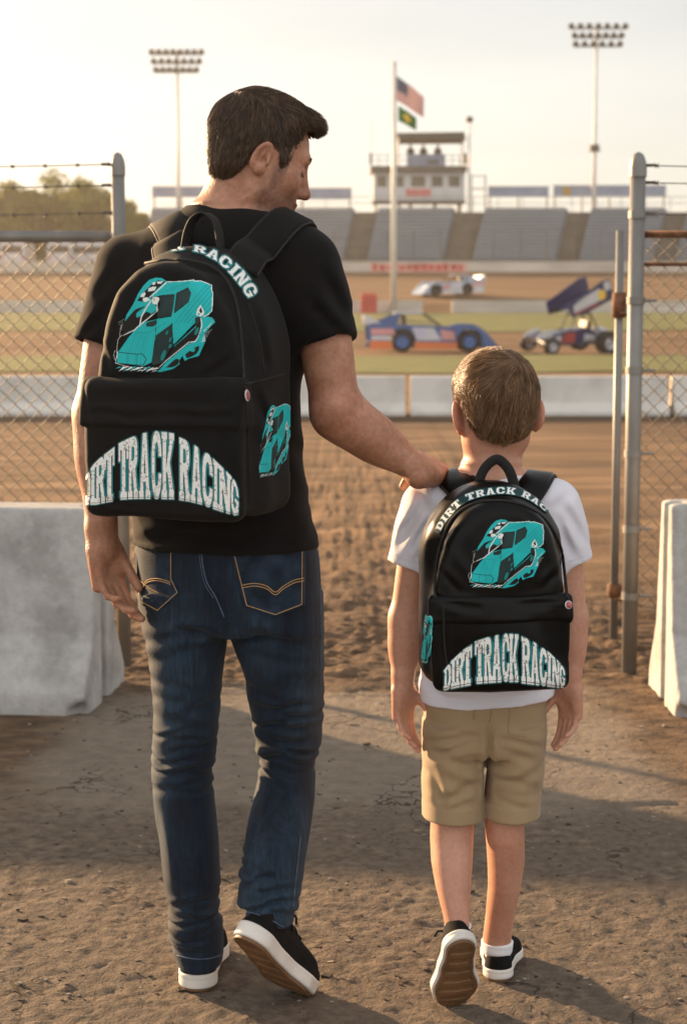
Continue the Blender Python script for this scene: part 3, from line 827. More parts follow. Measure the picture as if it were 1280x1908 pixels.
    cl += [(262, 1196, 420, 1150, D0, .006, .012), (430, 1150, 598, 1200, D0, .006, .012), (262, 1225, 400, 1185, D0, .005, .011), (440, 1188, 600, 1232, D0, .005, .012), (330, 1150, 424, 1176, D0, .006, .009), (428, 1178, 520, 1160, D0, .006, .009)]
    cl += bunch(rs, 280, 410, 1250, 1340, 5, D0, .004, .009, 26) + bunch(rs, 460, 600, 1235, 1300, 3, D0, .004, .012, 22)
    cl += [(292, 1500, 312, 1640, D0, .003, .010), (330, 1480, 345, 1640, D0, .0025, .012), (540, 1450, 520, 1620, D0 - .04, .003, .010), (480, 1480, 470, 1600, D0 - .04, .0025, .010)]
    cf = crease_set(cl)
    def jd(p, d):
        s = .0035 * folds(p, 37, 4, 6, .4) + .002 * fbm(p * 18, 2, 38)
        return .004 - s + cf(p)
    V, Q = surf(jo, .0032, disp=jd); V = smooth_mesh(V, Q, 2, .4)
    je = link('jeans', V, Q, M_denim, root)
    fj = lambda p: ev(jo, p) + jd(p, 0)
    # back pockets with curved double stitching
    pk = patch(je, fj, [(430, 1022), (500, 1019), (568, 1020), (568, 1070), (567, 1128), (513, 1151), (455, 1131), (441, 1070)], D0, M_denim2, 'back_pocket')
    mb = MB(); fl = lambda p: fj(p) - .002
    for o in (0, 5): seam(None, fl, [(452, 1090 + o), (475, 1087 + o), (497, 1092 + o), (513, 1103 + o), (528, 1092 + o), (548, 1081 + o), (566, 1077 + o)], D0, .0009, None, mb=mb)
    for o in (3,): seam(None, fl, [(432 + o, 1026), (443 + o, 1072), (457 + o, 1128), (513, 1148 - o), (565 - o, 1126), (566 - o, 1024)], D0, .0008, None, mb=mb, lin=True)
    mb.build('stitching', M_stitch, pk, smooth=True)
    pk = patch(je, fj, [(250, 1015), (290, 1014), (321, 1014), (322, 1078), (336, 1104), (294, 1141), (262, 1125), (252, 1090)], D0, M_denim2, 'back_pocket')
    mb = MB()
    for o in (0, 4): seam(None, fl, [(268, 1090 + o), (276, 1081 + o), (292, 1078 + o), (308, 1081 + o), (318, 1085 + o)], D0, .0009, None, mb=mb)
    seam(None, fl, [(250, 1071), (262, 1082), (280, 1096), (296, 1105)], D0, .0009, None, mb=mb)
    seam(None, fl, [(319, 1020), (319, 1079), (331, 1104), (294, 1137), (264, 1121), (255, 1092)], D0, .0008, None, mb=mb, lin=True)
    mb.build('stitching', M_stitch, pk, smooth=True)
    mb = MB(); seam(None, fj, [(375, 1014), (378, 1050), (386, 1085), (402, 1112), (418, 1150)], D0, .0013, None, mb=mb)
    seam(None, fj, [(371, 1014), (374, 1050), (382, 1087), (398, 1114)], D0, .0007, None, mb=mb)
    mb.build('back_seam', M_stitch2, je, smooth=True)
    seam(je, fj, [(592, 1020), (597, 1090), (598, 1180), (597, 1280)], D0, .001, M_stitch2, 'side_seam')
    seam(je, fj, [(560, 1560), (552, 1630), (546, 1690)], D0, .001, M_stitch2, 'side_seam')
    mb = None
    seam(je, fj, [(331, 1780), (345, 1784), (370, 1787), (395, 1785), (412, 1779)], D0 + .03, .0012, M_stitch2, 'hem_stitching')
    seam(je, fj, [(443, 1698), (470, 1701), (500, 1712), (528, 1727)], D0 - .12, .0012, M_stitch2, 'hem_stitching')
    # shoes
    g = G(368, 1851)
    shoe(root, Matrix.Translation(Vector(g)) @ Matrix.Rotation(R_(2), 4, 'Z') @ Matrix.Translation(Vector((.0, 0, .0035))), .29, .104, 'planted left shoe seen from the heel', (M_shoeup, M_rub, M_gum))
    toe = G(548, 1853)
    Mx = Matrix.Translation(Vector(toe) + Vector((0, 0, .004))) @ Matrix.Rotation(R_(-31), 4, 'Z') @ Matrix.Rotation(R_(-44), 4, 'X') @ Matrix.Rotation(R_(6), 4, 'Y') @ Matrix.Translation(Vector((0, -.262, .0)))
    shoe(root, Mx, .29, .108, 'right shoe with its heel lifted and brown sole showing', (M_shoeup, M_rub, M_gum), bend=.16)
    return root, fs, so_

# ---------- boy
def build_boy():
    root = empty('person', P(905, 1845, 3.5) * [1, 1, 0])
    tag(root, 'young boy in white t-shirt and khaki shorts walking with a black backpack', 'person')
    fr = Frame(P(925, 775, D0), (-.10, 1, -.10), (-.03, 0, 1), .92)
    ops = head_ops(fr, ear=1.14, child=True)
    ops.append(('u', cone(P(914, 880, D0), P(919, 800, D0), .052, .047), .03))
    T = srows([(868, 868, 962, .04), (884, 830, 998, .055), (905, 795, 1030, .068), (940, 785, 1040, .075), (1060, 820, 1020, .07), (1200, 840, 995, .065), (1300, 840, 985, .065), (1340, 840, 985, .065)], D0)
    ops.append(('u', loft(T), .03))
    LL = srows([(1300, 830, 890, .05), (1420, 815, 886, .055), (1500, 803, 885, .052), (1560, 801, 882, .050, 3.49), (1605, 803, 880, .051, 3.47), (1650, 811, 877, .047, 3.45), (1700, 824, 874, .036, 3.425), (1740, 832, 874, .031, 3.405), (1790, 835, 874, .03, 3.40)], D0)
    RL = srows([(1300, 920, 985, .05), (1420, 908, 985, .055), (1500, 900, 976, .052), (1560, 905, 977, .051), (1605, 908, 977, .052, 3.53), (1650, 909, 970, .048, 3.55), (1700, 905, 959, .038, 3.575), (1750, 899, 952, .034, 3.595), (1800, 899, 953, .034, 3.6)], D0)
    ops.append(('u', loft(LL), .02)); ops.append(('u', loft(RL), .02))
    el, wr = P(756, 1150, D0 + .0), P(750, 1278, D0 - .02); sh = P(790, 945, D0)
    ops += [('u', cone(sh, sh * .6 + el * .4, .040, .036), .02), ('u', cone(sh * .6 + el * .4, el, .036, .031), .004), ('u', ell(el * .65 + wr * .35, (.0315, .031, .06)), .02), ('u', cone(el, wr, .030, .0205), .02)]
    hand(ops, wr, (.02, 0, -1), (.72, -.66, 0), 'l', .70, curl=(13, 20, 15), thumb=(.72, .42, .60), cstep=(-4, 0, 4, 6), spread=.4, thick=1.05)
    el2, wr2 = P(1066, 1150, D0 + .0), P(1062, 1276, D0 - .02); sh2 = P(1040, 942, D0)
    ops += [('u', cone(sh2, sh2 * .6 + el2 * .4, .040, .035), .02), ('u', cone(sh2 * .6 + el2 * .4, el2, .035, .028), .004), ('u', ell(el2 * .65 + wr2 * .35, (.028, .029, .06)), .02), ('u', cone(el2, wr2, .027, .0195), .02)]
    hand(ops, wr2, (.02, 0, -1), (-.72, -.66, 0), 'r', .70, curl=(15, 24, 18), thumb=(.72, .42, .60), cstep=(-4, 0, 4, 6), spread=.4, thick=1.05)
    V, Q = surf(ops, .0026, lo=(.07, 3.24, Z(1800)), hi=(.51, 3.72, Z(650)))
    V = smooth_mesh(V, Q, 2, .45)
    col = np.ones((len(V), 3)); q = fr.l(V)
    ear = (np.abs(q[:, 1]) > .078) * (np.abs(q[:, 2]) < .05); col *= 1 - ear[:, None] * np.array([0, .12, .14])
    bo = link('body', V, Q, M_skinb, root, cols=col)
    hcap = [('u', fr.ell((-.018, 0, .047), (.098, .085, .0915)), 0), ('u', fr.ell((.03, 0, .07), (.07, .080, .07)), .03), ('u', fr.ell((-.046, 0, -.018), (.048, .059, .050)), .03)]
    hl_f = np.array([-.16, -.075, -.05, -.034, -.028, -.006, .016, .026, .030, .046, .052, .07, .14])
    hl_u = np.array([-.066, -.06, -.046, -.02, .022, .041, .030, .012, -.0, -.0, .03, .07, .08])
    def region(p):
        q = fr.l(p)
        return (np.interp(q[:, 0], hl_f, hl_u) - .010 * np.exp(-(q[:, 1] / .012) ** 2) * (q[:, 0] < 0) - q[:, 2]) * .55 + .004 * (vnoise(p * 170, 2) - .5)
    wh = np.array([-.07, .028, .118])                     # whorl
    def swirl(q):
        r = q - wh; ax = wh - np.array([-.018, 0, .047]); ax = ax / np.linalg.norm(ax)
        rn = r - (r @ ax)[:, None] * ax; rl = np.linalg.norm(rn, axis=1, keepdims=True) + 1e-6
        return rn / rl, np.cross(np.tile(ax, (len(q), 1)), rn / rl), rl
    def groove(p, d):
        q = fr.l(p); rn, tg, rl = swirl(q)
        e1 = np.array([0, 1., 0]); th = np.arctan2(rn @ np.array([.5, 0, -.85]), rn @ e1) + 4.5 * np.sqrt(rl[:, 0])
        return .0045 * (vnoise(np.stack([np.cos(th) * 9, np.sin(th) * 9, rl[:, 0] * 9], 1), 4) - .5) * np.clip(rl[:, 0] / .03, 0, 1)
    V, Q = surf(hcap + [('i', Prim(region, fr.o, 1e3), 0)], .0024, disp=groove, lo=fr.o - .15, hi=fr.o + .17)
    V = smooth_mesh(V, Q, 1)
    ho = link('hair', V, Q, M_hairb, root, cols=np.ones((len(V), 3)) * .8)
    hf = lambda p: ev(hcap, p) + groove(p, 0)
    rs = np.random.RandomState(7); hv = V[(hf(V) > -.003)]; rt = hv[rs.choice(len(hv), 17000)] + rs.normal(0, .0012, (17000, 3))
    def flow(p):
        q = fr.l(p); rn, tg, rl = swirl(q)
        t = rn + tg * .9 * np.exp(-rl / .05) + np.array([0, 0, -.5]) * np.clip((.06 - q[:, 2:3]) / .06, 0, 1)
        return t @ fr.R.T
    def lens(p):
        q = fr.l(p); return .5 + .9 * np.clip((q[:, 2] + .0) / .07, 0, 1)
    Vs, Qs, cs = strands(hf, rt, flow, n=6, step=.0058, lift=.0030, wid=.00062, seed=9, jit=.08, lens=lens(rt), region=region)
    link('hair_strands', Vs, Qs, M_hairb, ho, cols=cs)
    # white t-shirt
    T = srows([(873, 866, 964, .045), (882, 838, 990, .056), (900, 800, 1028, .070), (920, 782, 1044, .08), (960, 775, 1048, .09), (1060, 790, 1050, .098), (1200, 786, 1048, .10), (1270, 783, 1032, .102), (1304, 783, 1030, .103)], D0)
    so_ = [('u', loft(T), 0)]
    for a, b, ra, rb in ((P(796, 944, D0), P(764, 1054, D0), .051, .0445), (P(1032, 940, D0), P(1063, 1050, D0), .051, .0445)):
        so_.append(('u', sleeve(a, b, ra, rb), .04))
    hz0, hz1 = P(783, 1310, D0), P(1030, 1292, D0)
    nn = np.array([(hz1 - hz0)[2], 0, -(hz1 - hz0)[0]]); nn /= np.linalg.norm(nn)
    so_.append(('i', plane(nn, hz0), 0))
    cl = [(745, 1000, 790, 925, D0, .006, .009), (765, 1030, 800, 950, D0, .006, .008), (735, 1030, 775, 960, D0, .0045, .009), (775, 1046, 806, 985, D0, .005, .007), (1085, 1010, 1045, 935, D0, .006, .009), (1060, 1038, 1040, 960, D0, .006, .008), (1075, 1040, 1050, 985, D0, .004, .008),
          (800, 950, 770, 905, D0, .004, .010), (1030, 950, 1062, 915, D0, .004, .010), (786, 1250, 830, 1305, D0, .006, .010), (783, 1290, 900, 1282, D0, .006, .008), (900, 1284, 1030, 1275, D0, .005, .008), (790, 1225, 805, 1300, D0, .005, .009), (1020, 1230, 1010, 1295, D0, .005, .009)]
    cf = crease_set(cl)
    def sd(p, d):
        return .002 - .003 * folds(p, 45, 5, 5, .5) + cf(p)
    V, Q = surf(so_, .0034, disp=sd); V = smooth_mesh(V, Q, 3)
    ts = link('t_shirt', V, Q, M_wtee, root)
    f2 = lambda p: ev(so_, p) + sd(p, 0)
    for pix in ([(733, 1031), (752, 1040), (775, 1047), (800, 1052)], [(1088, 1034), (1075, 1040), (1060, 1046)]):
        seam(ts, f2, pix, D0, .0007, M_wtee, 'sleeve_stitching')
    # shorts
    hip = srows([(1270, 788, 1018, .092), (1300, 788, 1019, .097), (1350, 787, 1018, .10), (1385, 787, 1016, .095), (1400, 790, 1012, .09)], D0)
    lg = srows([(1340, 787, 905, .092), (1400, 786, 907, .088), (1460, 785, 906, .082), (1500, 786, 905, .080), (1521, 787, 904, .080)], D0)
    rg = srows([(1340, 906, 1018, .092), (1400, 905, 1015, .088), (1460, 902, 1010, .082), (1500, 899, 1006, .080), (1519, 898, 1004, .080)], D0)
    jo = [('u', loft(hip), 0), ('u', loft(lg), .012), ('u', loft(rg), .006)]
    for s0 in (lg, rg):
        c = s0[-1]; jo.append(('s', ell((c[1], c[2], c[0] - .01), (c[3] - .006, c[4] - .006, .05)), 0))
    # cuff bands
    for rows in (srows([(1488, 784.5, 907, .082), (1520, 785, 906.5, .083)], D0), srows([(1487, 897, 1008, .082), (1517, 896, 1007, .083)], D0)):
        jo.append(('u', loft(rows, smooth=1), 0))
        c = rows[-1]; jo.append(('s', ell((c[1], c[2], c[0] - .012), (c[3] - .005, c[4] - .005, .045)), 0))
    rs = np.random.RandomState(24)
    cl = [(790, 1372, 905, 1346, D0, .006, .008), (795, 1400, 900, 1356, D0, .005, .008), (908, 1348, 1012, 1376, D0, .006, .008), (910, 1362, 1008, 1408, D0, .004, .009), (800, 1335, 880, 1350, D0, .003, .008), (905, 1330, 906, 1400, D0, .010, .006), (905, 1385, 902, 1500, D0, .008, .006)]
    cl += [(798, 1480, 892, 1440, D0, .0045, .009), (800, 1500, 880, 1476, D0, .004, .008), (915, 1476, 1000, 1500, D0, .004, .009), (930, 1430, 1006, 1456, D0, .0035, .010), (800, 1420, 820, 1500, D0, .004, .009), (990, 1400, 985, 1490, D0, .0035, .010), (860, 1400, 850, 1500, D0, .003, .010)]
    cl += bunch(rs, 790, 900, 1375, 1470, 5, D0, .004, .010, 22) + bunch(rs, 905, 1012, 1375, 1470, 5, D0, .004, .010, 22)
    cf = crease_set(cl)
    def jd(p, d):
        body = np.clip((p[:, 2] - Z(1492)) / .02, 0, 1)
        s = .003 * folds(p, 55, 5, 5, .3)
        return (.003 - s + cf(p)) * body + .001 + .002 * fbm(p * 22, 2, 8)
    V, Q = surf(jo, .003, disp=jd); V = smooth_mesh(V, Q, 2, .4)
    sh_ = link('shorts', V, Q, M_khaki, root)
    fj = lambda p: ev(jo, p) + jd(p, 0)
    for pix, r_ in (([(951, 1300), (948, 1340), (947, 1364), (958, 1369), (982, 1373)], .0010), ([(918, 1296), (916, 1322), (911, 1348)], .0010), ([(883, 1296), (882, 1340)], .0008)):
        seam(sh_, fj, pix, D0, r_, M_khaki, 'seam')
    # socks
    for rows, lab in ((srows([(1722, 829, 878, .035, 3.42), (1745, 831, 872, .033, 3.42), (1760, 834, 868, .026, 3.42)]), None), (srows([(1752, 896, 956, .039, 3.598), (1768, 898, 954, .037, 3.60), (1786, 907, 946, .026, 3.606)]), None)):
        V, Q = surf([('u', loft(rows), 0)], .0025, disp=lambda p, d: -.002 + .0015 * folds(p, 61, 8, 40, 1)); link('sock', smooth_mesh(V, Q, 2), Q, M_sock, root)
    g = G(926, 1831)
    shoe(root, Matrix.Translation(Vector(g)) @ Matrix.Rotation(R_(-8), 4, 'Z') @ Matrix.Translation(Vector((0, 0, .003))), .205, .080, 'planted right shoe seen from the heel', (M_shoeup, M_rub, M_gum))
    toe = G(843, 1873)
    Mx = Matrix.Translation(Vector(toe) + Vector((0, 0, .004))) @ Matrix.Rotation(R_(7), 4, 'Z') @ Matrix.Rotation(R_(-60), 4, 'X') @ Matrix.Rotation(R_(-4), 4, 'Y') @ Matrix.Translation(Vector((0, -.198, 0)))
    shoe(root, Mx, .21, .086, 'left shoe with its heel lifted and ribbed brown sole showing', (M_shoeup, M_rub, M_gum), bend=.10)
    return root, f2
man, f_shirt, shirt_ops = build_man()
boy, f_bshirt = build_boy()
# ------------------------------------------------------------------ printed artwork (painted on node grids with numpy)
TEAL = np.array([.006, .47, .49]); TEAL2 = np.array([.004, .25, .27]); WHT = np.array([.80, .82, .80]); BLK = np.array([.004, .004, .004]); GLS = np.array([.010, .03, .03])

class Art:
    def __init__(s, x0, y0, x1, y1, step):
        s.x = np.arange(x0, x1 + step, step, float); s.y = np.arange(y0, y1 + step, step, float); s.step = step
        s.X, s.Y = np.meshgrid(s.x, s.y); s.c = np.zeros(s.X.shape + (3,)); s.a = np.zeros(s.X.shape, bool)
    def put(s, m, c): s.c[m] = c; s.a |= m
    def inside(s, poly):
        c = np.zeros(s.X.shape, bool); p = np.asarray(poly, float)
        for (x0, y0), (x1, y1) in zip(p, np.roll(p, -1, 0)):
            c ^= ((y0 > s.Y) != (y1 > s.Y)) & (s.X < (x1 - x0) * (s.Y - y0) / (y1 - y0 + 1e-12) + x0)
        return c
    def fill(s, poly, c, curve=False):
        m = s.inside(catmull(list(poly) + [poly[0]], 6) if curve else poly); s.put(m, c); return m
    def dist(s, pts):
        d = np.full(s.X.shape, 1e9)
        for (x0, y0), (x1, y1) in zip(pts[:-1], pts[1:]):
            ex, ey = x1 - x0, y1 - y0; t = np.clip(((s.X - x0) * ex + (s.Y - y0) * ey) / (ex * ex + ey * ey + 1e-9), 0, 1)
            d = np.minimum(d, np.hypot(s.X - x0 - t * ex, s.Y - y0 - t * ey))
        return d
    def line(s, pts, w, c, curve=True, mask=None):
        pts = catmull(pts, 6) if curve and len(pts) > 2 else np.asarray(pts, float)
        m = s.dist(pts) < w / 2
        s.put(m if mask is None else m & mask, c)

def dilate(m, r):
    o = m.copy(); R = int(math.ceil(r))
    for dy in range(-R, R + 1):
        for dx in range(-R, R + 1):
            if (dx or dy) and dx * dx + dy * dy <= r * r + .5:
                o |= np.roll(np.roll(m, dy, 0), dx, 1)
    return o

def glyph(ch, s, t):
    """slab-serif capitals on the unit box"""
    def r(x0, y0, x1, y1): return (s >= x0) & (s <= x1) & (t >= y0) & (t <= y1)
    def e(cx, cy, rx, ry, n=2.6): return (np.abs((s - cx) / rx) ** n + np.abs((t - cy) / ry) ** n) <= 1
    def pg(*p):
        c = np.zeros(s.shape, bool)
        for (x0, y0), (x1, y1) in zip(p, p[1:] + p[:1]): c ^= ((y0 > t) != (y1 > t)) & (s < (x1 - x0) * (t - y0) / (y1 - y0 + 1e-12) + x0)
        return c
    if ch == 'I': return r(.24, 0, .76, 1) | r(.06, 0, .94, .12) | r(.06, .88, .94, 1)
    if ch == 'T': return r(.32, 0, .68, 1) | r(.18, 0, .82, .11) | r(0, .85, 1, 1) | r(0, .66, .19, 1) | r(.81, .66, 1, 1)
    if ch == 'D': return r(.08, 0, .36, 1) | r(0, 0, .4, .12) | r(0, .88, .4, 1) | ((e(.42, .5, .56, .5) & (s > .3)) & ~(e(.42, .5, .24, .34) & (s > .36)))
    if ch == 'R': return r(.08, 0, .36, 1) | r(0, 0, .46, .11) | r(0, .89, .4, 1) | ((e(.46, .72, .48, .28) & (s > .3)) & ~(e(.46, .72, .18, .12) & (s > .36))) | pg((.40, .48), (.72, .5), (.94, .09), (.62, .09)) | r(.58, 0, 1, .11)
    if ch == 'A': return (pg((.34, 1), (.66, 1), (.94, 0), (.64, 0), (.5, .72), (.36, 0), (.06, 0))) | r(.3, .24, .7, .37) | r(0, 0, .42, .1) | r(.58, 0, 1, .1)
    if ch == 'C': return (e(.5, .5, .5, .5) & ~e(.5, .5, .2, .33)) & ~(r(.6, .36, 1, .62)) | r(.72, .62, .96, .8)
    if ch == 'G': return ((e(.5, .5, .5, .5) & ~e(.5, .5, .2, .33)) & ~(r(.6, .44, 1, .62))) | r(.5, .36, 1, .48) | r(.72, .05, .96, .46)
    if ch == 'K': return r(.08, 0, .36, 1) | r(0, 0, .44, .11) | r(0, .89, .44, 1) | pg((.34, .4), (.66, .92), (.96, .92), (.52, .36)) | pg((.4, .5), (.6, .62), (.98, .06), (.66, .06)) | r(.58, .89, 1, 1) | r(.58, 0, 1, .11)
    if ch == 'N': return r(.08, 0, .32, 1) | r(.68, 0, .92, 1) | pg((.08, 1), (.38, 1), (.92, 0), (.62, 0)) | r(0, 0, .4, .1) | r(.6, .9, 1, 1) | r(0, .9, .36, 1)

def text_arch(letters, top, bot, step, r1, r2):
    xs = [q[1] for q in letters] + [q[2] for q in letters]
    pad = 16; A = Art(min(xs) - pad, min(q[1] for q in top) - pad, max(xs) + pad, max(q[1] for q in bot) + pad, step)
    tx, ty = np.array(top, float).T; bx, by = np.array(bot, float).T
    T = np.interp(A.X, tx, ty); B = np.interp(A.X, bx, by); t = 1 - (A.Y - T) / (B - T)
    M = np.zeros(A.X.shape, bool)
    ws = np.zeros(A.X.shape, bool)
    for ch, a, b in letters:
        s = (A.X - a) / (b - a); ok = (s >= 0) & (s <= 1) & (t >= 0) & (t <= 1)
        M |= ok & glyph(ch, np.clip(s, 0, 1), np.clip(t, 0, 1)); ws |= (s > -.05) & (s < 1.05) & (t > -.0) & (t < 1.0)
    # lower block shadow : little white feet under a black gap
    sh = int(round((bot[0][1] - top[0][1]) * .09 / step)) if False else int(round(13 / step))
    low = np.roll(M, sh, 0) & ~dilate(M, r1) & (t < .02)
    k1 = dilate(M | low, r1); k2 = dilate(k1, r2)
    # teal between the letters, as the print has it
    A.put(k2, TEAL2 * 1.0 + .02); A.put(k1, BLK)
    inner = ws & ~k1 & dilate(M, r1 + r2 + 2); A.put(inner, TEAL2)
    A.put(low, WHT * .9)
    nz = vnoise(np.stack([A.X / 5, A.Y / 5, A.X * 0], -1), 3) * .55 + vnoise(np.stack([A.X / 14, A.Y / 14, A.X * 0], -1), 4) * .45
    A.put(M, WHT); A.put(M & (nz > .67), WHT * .62); A.put(M & (nz > .75), WHT * .22)
    return A

def text_path(text, path, heights, step, widths=None, band=None, r1=2, r2=2, fill=.86):
    """letters set along a curve in picture space; heights per path point"""
    p = catmull(path, 12); h = np.interp(np.linspace(0, 1, len(p)), np.linspace(0, 1, len(heights)), heights)
    seg = np.r_[0, np.cumsum(np.linalg.norm(np.diff(p, axis=0), axis=1))]; Ltot = seg[-1]
    lo, hi = p.min(0) - max(heights) * .9, p.max(0) + max(heights) * .9
    A = Art(lo[0], lo[1], hi[0], hi[1], step)
    adv = {'I': .62, ' ': .55}; ws = np.array([adv.get(c, 1.0) for c in text]); ws = ws / ws.sum() * Ltot
    if band is not None:
        d = A.dist(p); near = d < np.interp(A.X, p[:, 0], h) * band; A.put(near, np.array([.006, .035, .038]))
    M = np.zeros(A.X.shape, bool); s0 = 0
    for c, wd in zip(text, ws):
        if c != ' ':
            m = s0 + wd / 2; ctr = np.array([np.interp(m, seg, p[:, 0]), np.interp(m, seg, p[:, 1])])
            a = np.array([np.interp(m + 2, seg, p[:, k]) - np.interp(m - 2, seg, p[:, k]) for k in (0, 1)]); a /= np.linalg.norm(a)
            n = np.array([a[1], -a[0]]); hh = np.interp(m, seg, h)
            dx, dy = A.X - ctr[0], A.Y - ctr[1]
            s = (dx * a[0] + dy * a[1]) / (wd * fill) + .5; t = (dx * n[0] + dy * n[1]) / hh + .5
            ok = (s >= 0) & (s <= 1) & (t >= 0) & (t <= 1); M |= ok & glyph(c, np.clip(s, 0, 1), np.clip(t, 0, 1))
        s0 += wd
    k1 = dilate(M, r1); k2 = dilate(k1, r2)
    A.put(k2, TEAL2 * 1.1 if band is None else TEAL2 * .45); A.put(k1, BLK)
    nz = vnoise(np.stack([A.X / 4, A.Y / 4, A.X * 0], -1), 3)
    A.put(M, WHT); A.put(M & (nz > .86), WHT * .4)
    return A

def race_art(step):
    A = Art(60, 140, 1200, 1220, step)
    dk = TEAL * .5
    A.fill([(200, 612), (215, 560), (290, 440), (340, 330), (400, 240), (460, 182), (530, 158), (600, 164), (652, 196), (640, 230), (475, 370), (560, 500), (480, 560), (380, 620), (345, 690), (300, 730), (230, 770), (170, 740)], TEAL)
    A.fill([(205, 625), (300, 515), (350, 490), (420, 470), (330, 540), (330, 590), (392, 570), (370, 660), (340, 700), (280, 740), (205, 770), (150, 700)], BLK, True)
    A.fill([(395, 560), (440, 530), (500, 560), (520, 560), (350, 690), (365, 620)], BLK, True)
    # chequered flag
    A.fill([(500, 225), (560, 190), (640, 200), (480, 350), (400, 420), (330, 410), (400, 320), (450, 270)], BLK)
    for q in ([(545, 205), (615, 198), (590, 225), (550, 225)], [(455, 275), (500, 258), (540, 260), (520, 300), (450, 310)], [(375, 340), (410, 318), (425, 330), (405, 370), (365, 372)], [(395, 380), (440, 372), (470, 400), (420, 425), (392, 410)], [(500, 215), (530, 205), (525, 235), (495, 240)]):
        A.fill(q, WHT)
    A.fill([(490, 385), (560, 370), (575, 400), (545, 455), (500, 440)], WHT); A.fill([(505, 395), (525, 395), (520, 412)], BLK)
    # body side and roof
    mb_ = A.fill([(480, 360), (560, 270), (660, 210), (930, 190), (1010, 200), (1130, 250), (1140, 340), (1135, 520), (1095, 560), (1040, 590), (960, 650), (725, 890), (705, 580), (745, 335), (590, 350), (540, 370)], TEAL)
    for i in range(9):
        x = 760 + i * 42; A.line([(x + 330 - i * 10, 230 + i * 14), (x + 160, 420 + i * 12), (x - 10, 640 + i * 4)], 7 if i % 2 else 11, dk if i % 2 else TEAL * .72, True, mb_)
    for i in range(4): A.line([(560 + i * 70, 330 - i * 12), (700 + i * 60, 270 - i * 10), (900, 205 + i * 8)], 5, TEAL * .7, True, mb_)
    # keep streaks inside the body
    A.fill([(580, 352), (742, 335), (712, 572), (552, 602), (545, 525), (578, 450)], GLS)
    A.fill([(755, 325), (880, 262), (915, 325), (890, 425), (810, 490), (728, 552)], GLS, False)
    for i in range(7): A.line([(600 + i * 22, 560 - i * 6), (640 + i * 16, 380 - i * 3)], 4, GLS * 2.4); A.line([(760 + i * 20, 500 - i * 12), (800 + i * 15, 330 - i * 6)], 4, GLS * 2.4)
    A.line([(745, 335), (728, 470), (706, 580)], 9, TEAL)
    # hood
    A.fill([(548, 605), (705, 578), (715, 650), (545, 790), (520, 850), (488, 1080), (400, 1122), (110, 1085), (120, 965), (150, 930), (240, 800), (300, 730), (365, 665), (430, 635)], TEAL)
    for i in range(6): A.line([(320 + i * 30, 760), (250 + i * 32, 960), (235 + i * 34, 1090)], 5 if i % 2 else 9, TEAL * .72)
    A.fill([(430, 650), (540, 612), (548, 655), (505, 692), (430, 692)], GLS)
    A.line([(240, 740), (420, 755), (530, 715), (640, 640)], 5, dk)
    A.fill([(540, 780), (712, 655), (722, 885), (610, 1080), (500, 1112), (488, 1080), (522, 850)], GLS)
    A.fill([(720, 920), (960, 670), (1000, 590), (1030, 590), (1020, 700), (960, 845), (880, 870), (640, 1070), (600, 1090)], BLK)
    A.line([(725, 905), (880, 770), (965, 690)], 8, TEAL)
    A.fill([(960, 590), (1015, 580), (1010, 640), (960, 680)], GLS)
    for cx, cy, rx, ry in ((615, 1000, 26, 62), (655, 755, 16, 28), (690, 830, 16, 30), (690, 900, 20, 26), (975, 740, 22, 45)):
        t = np.linspace(0, 2 * math.pi, 20); A.fill(list(zip(cx + rx * np.cos(t) + .3 * ry * np.sin(t), cy - ry * np.sin(t))), TEAL * .45); A.line(list(zip(cx + rx * np.cos(t) + .3 * ry * np.sin(t), cy - ry * np.sin(t))), 5, BLK)
    A.line([(120, 965), (330, 990), (385, 985), (432, 1040), (400, 1105), (325, 1108), (110, 1085)], 8, BLK, False); A.line([(225, 975), (225, 1095)], 6, BLK); A.line([(325, 990), (325, 1108)], 6, BLK); A.line([(540, 600), (525, 850), (488, 1080)], 6, BLK)
    # tail swoosh
    A.fill([(545, 1185), (640, 1075), (885, 872), (960, 850), (1005, 780), (1030, 590), (1070, 575), (1140, 590), (1175, 640), (1120, 700), (1060, 770), (1075, 840), (1040, 920), (1000, 1010), (900, 1035), (845, 1065), (820, 1010), (790, 1060), (790, 1100), (720, 1150), (600, 1180)], TEAL, False)
    A.fill([(640, 1135), (740, 1045), (785, 1050), (770, 1100), (710, 1130)], BLK, True); A.fill([(850, 990), (930, 930), (1000, 900), (990, 960), (940, 1005), (870, 1030)], BLK, True); A.fill([(900, 950), (930, 925), (960, 930), (940, 965)], TEAL, True)
    # white outlines
    W = lambda pts, w=11: A.line(pts, w, WHT, False)
    W([(655, 205), (790, 200), (925, 190), (938, 184), (948, 202), (1010, 198), (1080, 225), (1130, 248), (1128, 290), (1142, 330), (1138, 520), (1100, 562), (1050, 580)], 10)
    W([(650, 212), (475, 368), (570, 380), (550, 440), (548, 520), (440, 610), (352, 680), (300, 730), (180, 785)], 11)
    W([(480, 410), (410, 520), (375, 590), (360, 680)], 12); W([(165, 780), (125, 830), (112, 930), (118, 965), (95, 1085), (240, 1130)], 9)
    t = np.linspace(0, 2 * math.pi, 16); W(list(zip(97 + 18 * np.cos(t), 1000 + 50 * np.sin(t))), 8)
    W([(1020, 600), (1032, 680), (990, 800), (960, 850), (890, 860), (640, 1065), (560, 1140)], 10)
    A.fill([(968, 560), (985, 500), (1018, 452), (1055, 530), (1050, 560), (1010, 585)], WHT); A.fill([(1000, 520), (1018, 475), (1038, 530), (1020, 548)], BLK); A.fill([(985, 545), (1005, 540), (1012, 565), (990, 570)], TEAL)
    rs = np.random.RandomState(3)
